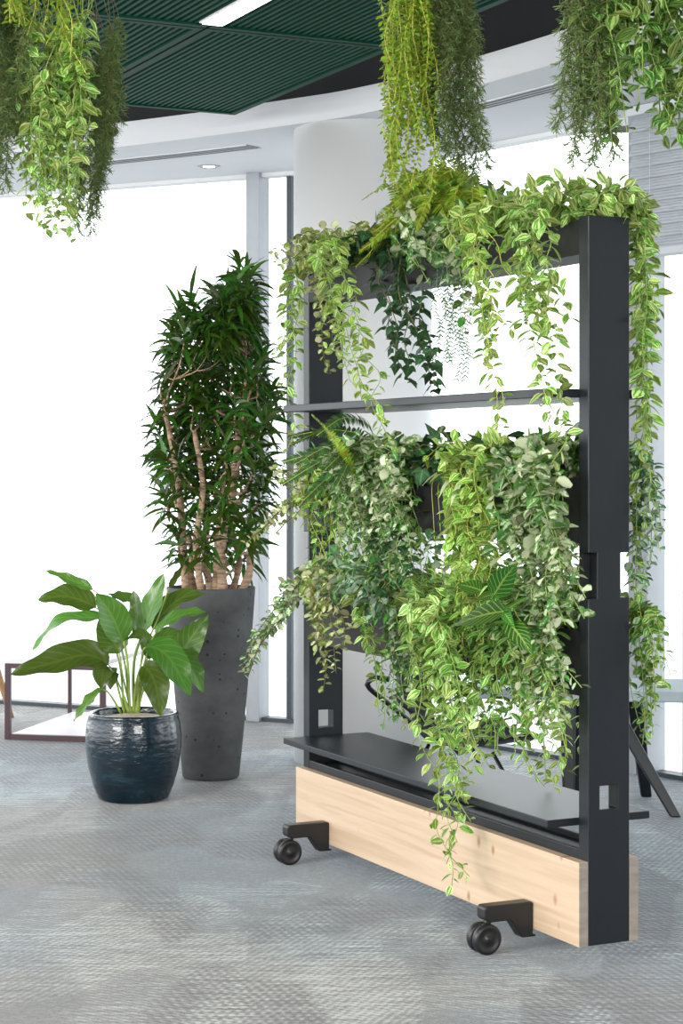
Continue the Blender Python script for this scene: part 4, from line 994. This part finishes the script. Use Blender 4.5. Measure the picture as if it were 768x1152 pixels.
for px, wd_, dep, tw, up, st in (
    ([b0, (140, 745), (128, 705), (108, 684), (75, 671), (43, 675)], .085, .04, 0, (0, -.75, .65), 3),
    ([b0, (142, 735), (130, 690), (105, 664), (78, 652), (52, 642)], .035, -.1, .5, (.3, -.8, .4), 3),
    ([(140, 802), (134, 745), (118, 700), (100, 695), (66, 700), (36, 732)], .06, .1, .3, (0, -.5, .85), 2),
    ([(140, 802), (130, 765), (122, 748), (98, 737), (62, 745), (12, 759)], .105, -.08, .2, (0, -.75, .6), 2),
    ([(136, 802), (124, 782), (116, 776), (104, 784), (83, 811)], .04, -.1, 0, (0, -.4, .9), 2),
    ([(148, 802), (142, 745), (126, 690), (114, 668), (122, 700), (128, 745)], .0, -.1, 0, (0, -1, .2), 2),
    ([(146, 802), (144, 745), (138, 722), (124, 690), (108, 668)], .10, -.12, 0, (.5, -.9, .1), 2),
    ([(148, 802), (138, 760), (134, 735), (122, 712), (112, 694)], .10, -.02, 0, (.4, -.9, .1), 2),
    ([(150, 802), (150, 745), (160, 712), (172, 680), (184, 645)], .07, .02, .5, (-.5, -.8, .2), 2),
    ([(150, 802), (150, 745), (158, 720), (156, 695), (150, 664)], .06, .06, .5, (-.5, -.8, .2), 2),
    ([(150, 802), (152, 740), (165, 702), (150, 678), (122, 668)], .05, .12, 0, (0, -.5, .8), 3),
    ([(152, 802), (158, 750), (172, 708), (200, 675), (232, 668)], .075, .06, .2, (0, -.6, .8), 2),
    ([(152, 802), (160, 755), (175, 712), (205, 692), (235, 689)], .05, -.1, 0, (0, -.6, .8), 2),
    ([(154, 802), (165, 770), (192, 755), (212, 722), (234, 692)], .09, .04, 0, (.3, -.9, .3), 2),
    ([(154, 802), (158, 750), (164, 728), (188, 738), (214, 782)], .10, -.14, 0, (.2, -.8, .7), 2),
    ([(154, 802), (168, 755), (190, 735), (212, 748), (228, 779)], .07, -.02, 0, (.1, -.6, .8), 2),
    ([(150, 802), (153, 768), (160, 750), (173, 765), (181, 806)], .085, -.16, 0, (.3, -.9, .3), 2),
    ([(146, 802), (136, 775), (124, 752), (116, 754), (114, 775)], .06, -.14, 0, (0, -.8, .6), 2),
    ([(144, 802), (138, 780), (130, 762), (126, 756), (124, 776)], .05, -.08, 0, (0, -.8, .6), 2),
    ([(150, 802), (158, 770), (168, 742), (160, 715), (140, 720)], .05, -.04, .6, (.3, -.8, .5), 2),
    ([(152, 802), (160, 740), (178, 695), (190, 662), (207, 633)], .022, .0, .5, (.6, -.6, .5), 3),
    ([(152, 802), (158, 765), (172, 728), (190, 716), (212, 722)], .06, .06, .6, (.2, -.7, .6), 2),
):
    if wd_ > 0: blade(px, wd_ * 1.28, 0, dep, twist=tw, up=up, stem=st)
bp.stem.tube([at_y(155, 802, BP.y), at_y(156, 785, BP.y), at_y(158, 768, BP.y)], .009, 8)
bp.finish()

# ---------------------------------------------------------------- low table, oak stool, bench and chair
TA = at_y(5, 832, 9.12); TA.z = 0
ta = math.atan2(-.09, .4)
tb = thing('low_side_table', 'low table with thin burgundy metal frame and white top behind the teal pot', 'table', TA, ta)
W_, D_, H_, t = .50, .86, .382, .026
for x in (0, W_ - t):
    for y in (0, D_ - t):
        q = MB(); tt = t if y == 0 else t * .7; q.box(x, x + tt, y, y + tt, 0, H_ - .022); q.build('leg', M['burgundy'], tb, bevel=.002)
for za, zb in ((0, t), (H_ - .045, H_ - .022)):
    q = MB(); q.box(t, W_ - t, 0, t, za, zb); q.build('front_rail', M['burgundy'], tb, bevel=.002)
for x in (0, W_ - t):
    q = MB(); q.box(x, x + t, t, D_ - t, 0, t * .6); q.build('side_rail', M['burgundy'], tb)
q = MB(); q.box(-.002, W_ + .002, -.002, D_, H_ - .022, H_); q.build('tabletop', M['table_white'], tb, bevel=.003)
q = MB(); q.box(t, W_ - t, t, D_ - t, .018, .026); q.build('lower_shelf', M['table_white'], tb)

sp_ = at_y(13, 807, 9.9); sp_.z = 0
st = thing('oak_stool', 'pale oak stool leg poking in at the left edge behind the low burgundy table', 'stool', sp_)
for i, (dx, dy) in enumerate(((0, 0), (-.42, -.02), (-.02, -.40), (-.40, -.42))):
    tx, ty = -.2 + (dx + .2) * .45, -.2 + (dy + .2) * .45
    q = MB(); q.tube([V((dx, dy, 0)), V((dx + (tx - dx) * .5, dy + (ty - dy) * .5, .22)), V((tx, ty, .43))], [.014, .018, .022], 10); q.build('leg', M['oak'], st)
q = MB(); q.lathe([(.0001, .43), (.16, .43), (.172, .437), (.172, .450), (.165, .458), (.0001, .462)], c=(-.2, -.2), n=40); q.build('seat', M['oak'], st)

bn = thing('bench', 'blue-grey bench on splayed black legs behind the near post', 'bench', (0, 0, 0))
q = MB(); z0, z1 = .425, .465
pl_ = [V((.50, 7.22, 0)), V((1.95, 6.98, 0)), V((2.02, 7.42, 0)), V((.57, 7.66, 0))]
i0 = 0
q.prism([(a.x, a.y) for a in pl_], z0, z1, 'z'); q.build('seat', M['bench_grey'], bn, bevel=.006)
def leg_(foot, top):
    q = MB(); f, t_ = V(foot), V(top); d = t_ - f; sx = V((.024, 0, 0)); sy = V((0, .02, 0))
    v = []
    for c, k in ((f, .85), (t_, 1.25)):
        v += [c - sx * k - sy * k, c + sx * k - sy * k, c + sx * k + sy * k, c - sx * k + sy * k]
    i = len(q.v); q.v += [tuple(a) for a in v]
    for fc in ((0, 3, 2, 1), (4, 5, 6, 7), (0, 1, 5, 4), (1, 2, 6, 5), (2, 3, 7, 6), (3, 0, 4, 7)):
        q.f.append(fc); q.uv += [(0, 0)] * 4; q.smooth.append(False)
    q.build('leg', M['black'], bn, bevel=.006)
leg_((1.235, 7.13, 0), (1.00, 7.26, z0)); leg_((1.195, 7.56, 0), (1.12, 7.40, z0))
leg_((.86, 7.30, 0), (.86, 7.34, z0)); leg_((.93, 7.66, 0), (.92, 7.52, z0))
leg_((1.80, 7.02, 0), (1.78, 7.10, z0)); leg_((1.86, 7.42, 0), (1.84, 7.32, z0))

chp = V((.40, 6.86, 0)); rz = .25
ch = thing('lounge_chair', 'low black moulded chair with looped arms and thin legs behind the divider', 'chair', chp, rz)
def shell(rows):
    q = MB(); n = len(rows[0])
    for r in rows:
        for v in r: q.v.append(v)
    for i in range(len(rows) - 1):
        for j in range(n - 1):
            a = i * n + j; q.f.append((a, a + 1, a + n + 1, a + n)); q.uv += [(0, 0)] * 4; q.smooth.append(True)
    return q
prof = [(-.25, .70, .17), (-.235, .64, .185), (-.20, .54, .19), (-.165, .44, .17), (-.13, .36, .15), (-.09, .315, .17), (.0, .295, .20), (.12, .30, .215), (.22, .315, .21), (.26, .305, .19)]
rows = [[(x + .03 * (abs(s) ** 2) * (1 if z > .4 else 0), s * w, z + .05 * s * s) for s in [-1, -.75, -.5, -.25, 0, .25, .5, .75, 1]] for x, z, w in prof]
o = shell(rows).build('seat_shell', M['black_plastic'], ch); m_ = o.modifiers.new('s', 'SOLIDIFY'); m_.thickness = .014; m_ = o.modifiers.new('ss', 'SUBSURF'); m_.levels = m_.render_levels = 1
for s in (-1, 1):
    q = MB(); P = [V((-.19, s * .17, .525)), V((-.235, s * .19, .53)), V((-.262, s * .20, .515)), V((-.255, s * .205, .49)), V((-.18, s * .215, .43)), V((-.09, s * .215, .355)), V((-.04, s * .19, .305))]
    q.tube(catmull(P, .02), .010, 8); q.build('arm', M['black_plastic'], ch)
for s in (-1, 1):
    for x0, x1 in ((-.05, -.20), (.10, .25)):
        q = MB(); q.tube([V((x0, s * .13, .295)), V((x1, s * .20, 0))], .007, 8); q.build('leg', M['black'], ch)
#@@END

# ---------------------------------------------------------------- light and camera
wd = bpy.data.worlds.new('world'); C.world = wd; wd.use_nodes = True
nt = wd.node_tree; bg = nt.nodes['Background']
tc = N(nt, 'ShaderNodeTexCoord'); sx = N(nt, 'ShaderNodeSeparateXYZ'); L(nt, tc.outputs['Generated'], sx.inputs[0])
r = ramp(nt, math_(nt, 'MULTIPLY_ADD', sx.outputs[2], .5, .5), [(.40, (.37, .38, .39)), (.52, (.95, .98, 1))]); L(nt, r.outputs[0], bg.inputs[0]); bg.inputs[1].default_value = 3.1
def area(name, p, tgt, sx, sy, e, col):
    l = bpy.data.lights.new(name, 'AREA'); l.shape = 'RECTANGLE'; l.size = sx; l.size_y = sy; l.energy = e; l.color = col
    o = bpy.data.objects.new(name, l); COL.objects.link(o); o.location = p; o.rotation_euler = (V(tgt) - V(p)).to_track_quat('-Z', 'Y').to_euler(); return o
area('window_light', (-4.3, 2.2, 2.3), (0, 5.8, .9), 2.4, 1.8, 240, (1, .97, .93))  # added unseen fill lamp, stands in for window daylight from the left
area('room_light', (2.0, -1.6, 2.2), (.1, 7.6, .9), 3.2, 1.4, 270, (1, .98, .96))  # added fill lamp behind the camera, brightens the column front; no real fitting
area('ceiling_lamp_light', (-.9, 2.6, 2.74), (-.1, 5.2, .6), .5, 1.6, 60, (1, .93, .84))

cam = bpy.data.cameras.new('camera'); co = bpy.data.objects.new('camera', cam); COL.objects.link(co)
co.location = (0, 0, EYE); co.rotation_euler = (PI / 2, 0, 0)
cam.sensor_fit = 'VERTICAL'; cam.sensor_height = 36; cam.lens = 36 * F / 1152; cam.shift_y = (HY - 576) / 1152
cam.clip_end = 100
C.camera = co
C.view_settings.view_transform = 'Standard'; C.view_settings.look = 'None'; C.view_settings.gamma = 1; C.view_settings.use_curve_mapping = False
C.view_settings.exposure = .1
C.cycles.max_bounces = 8; C.cycles.transparent_max_bounces = 16; C.cycles.use_denoising = True
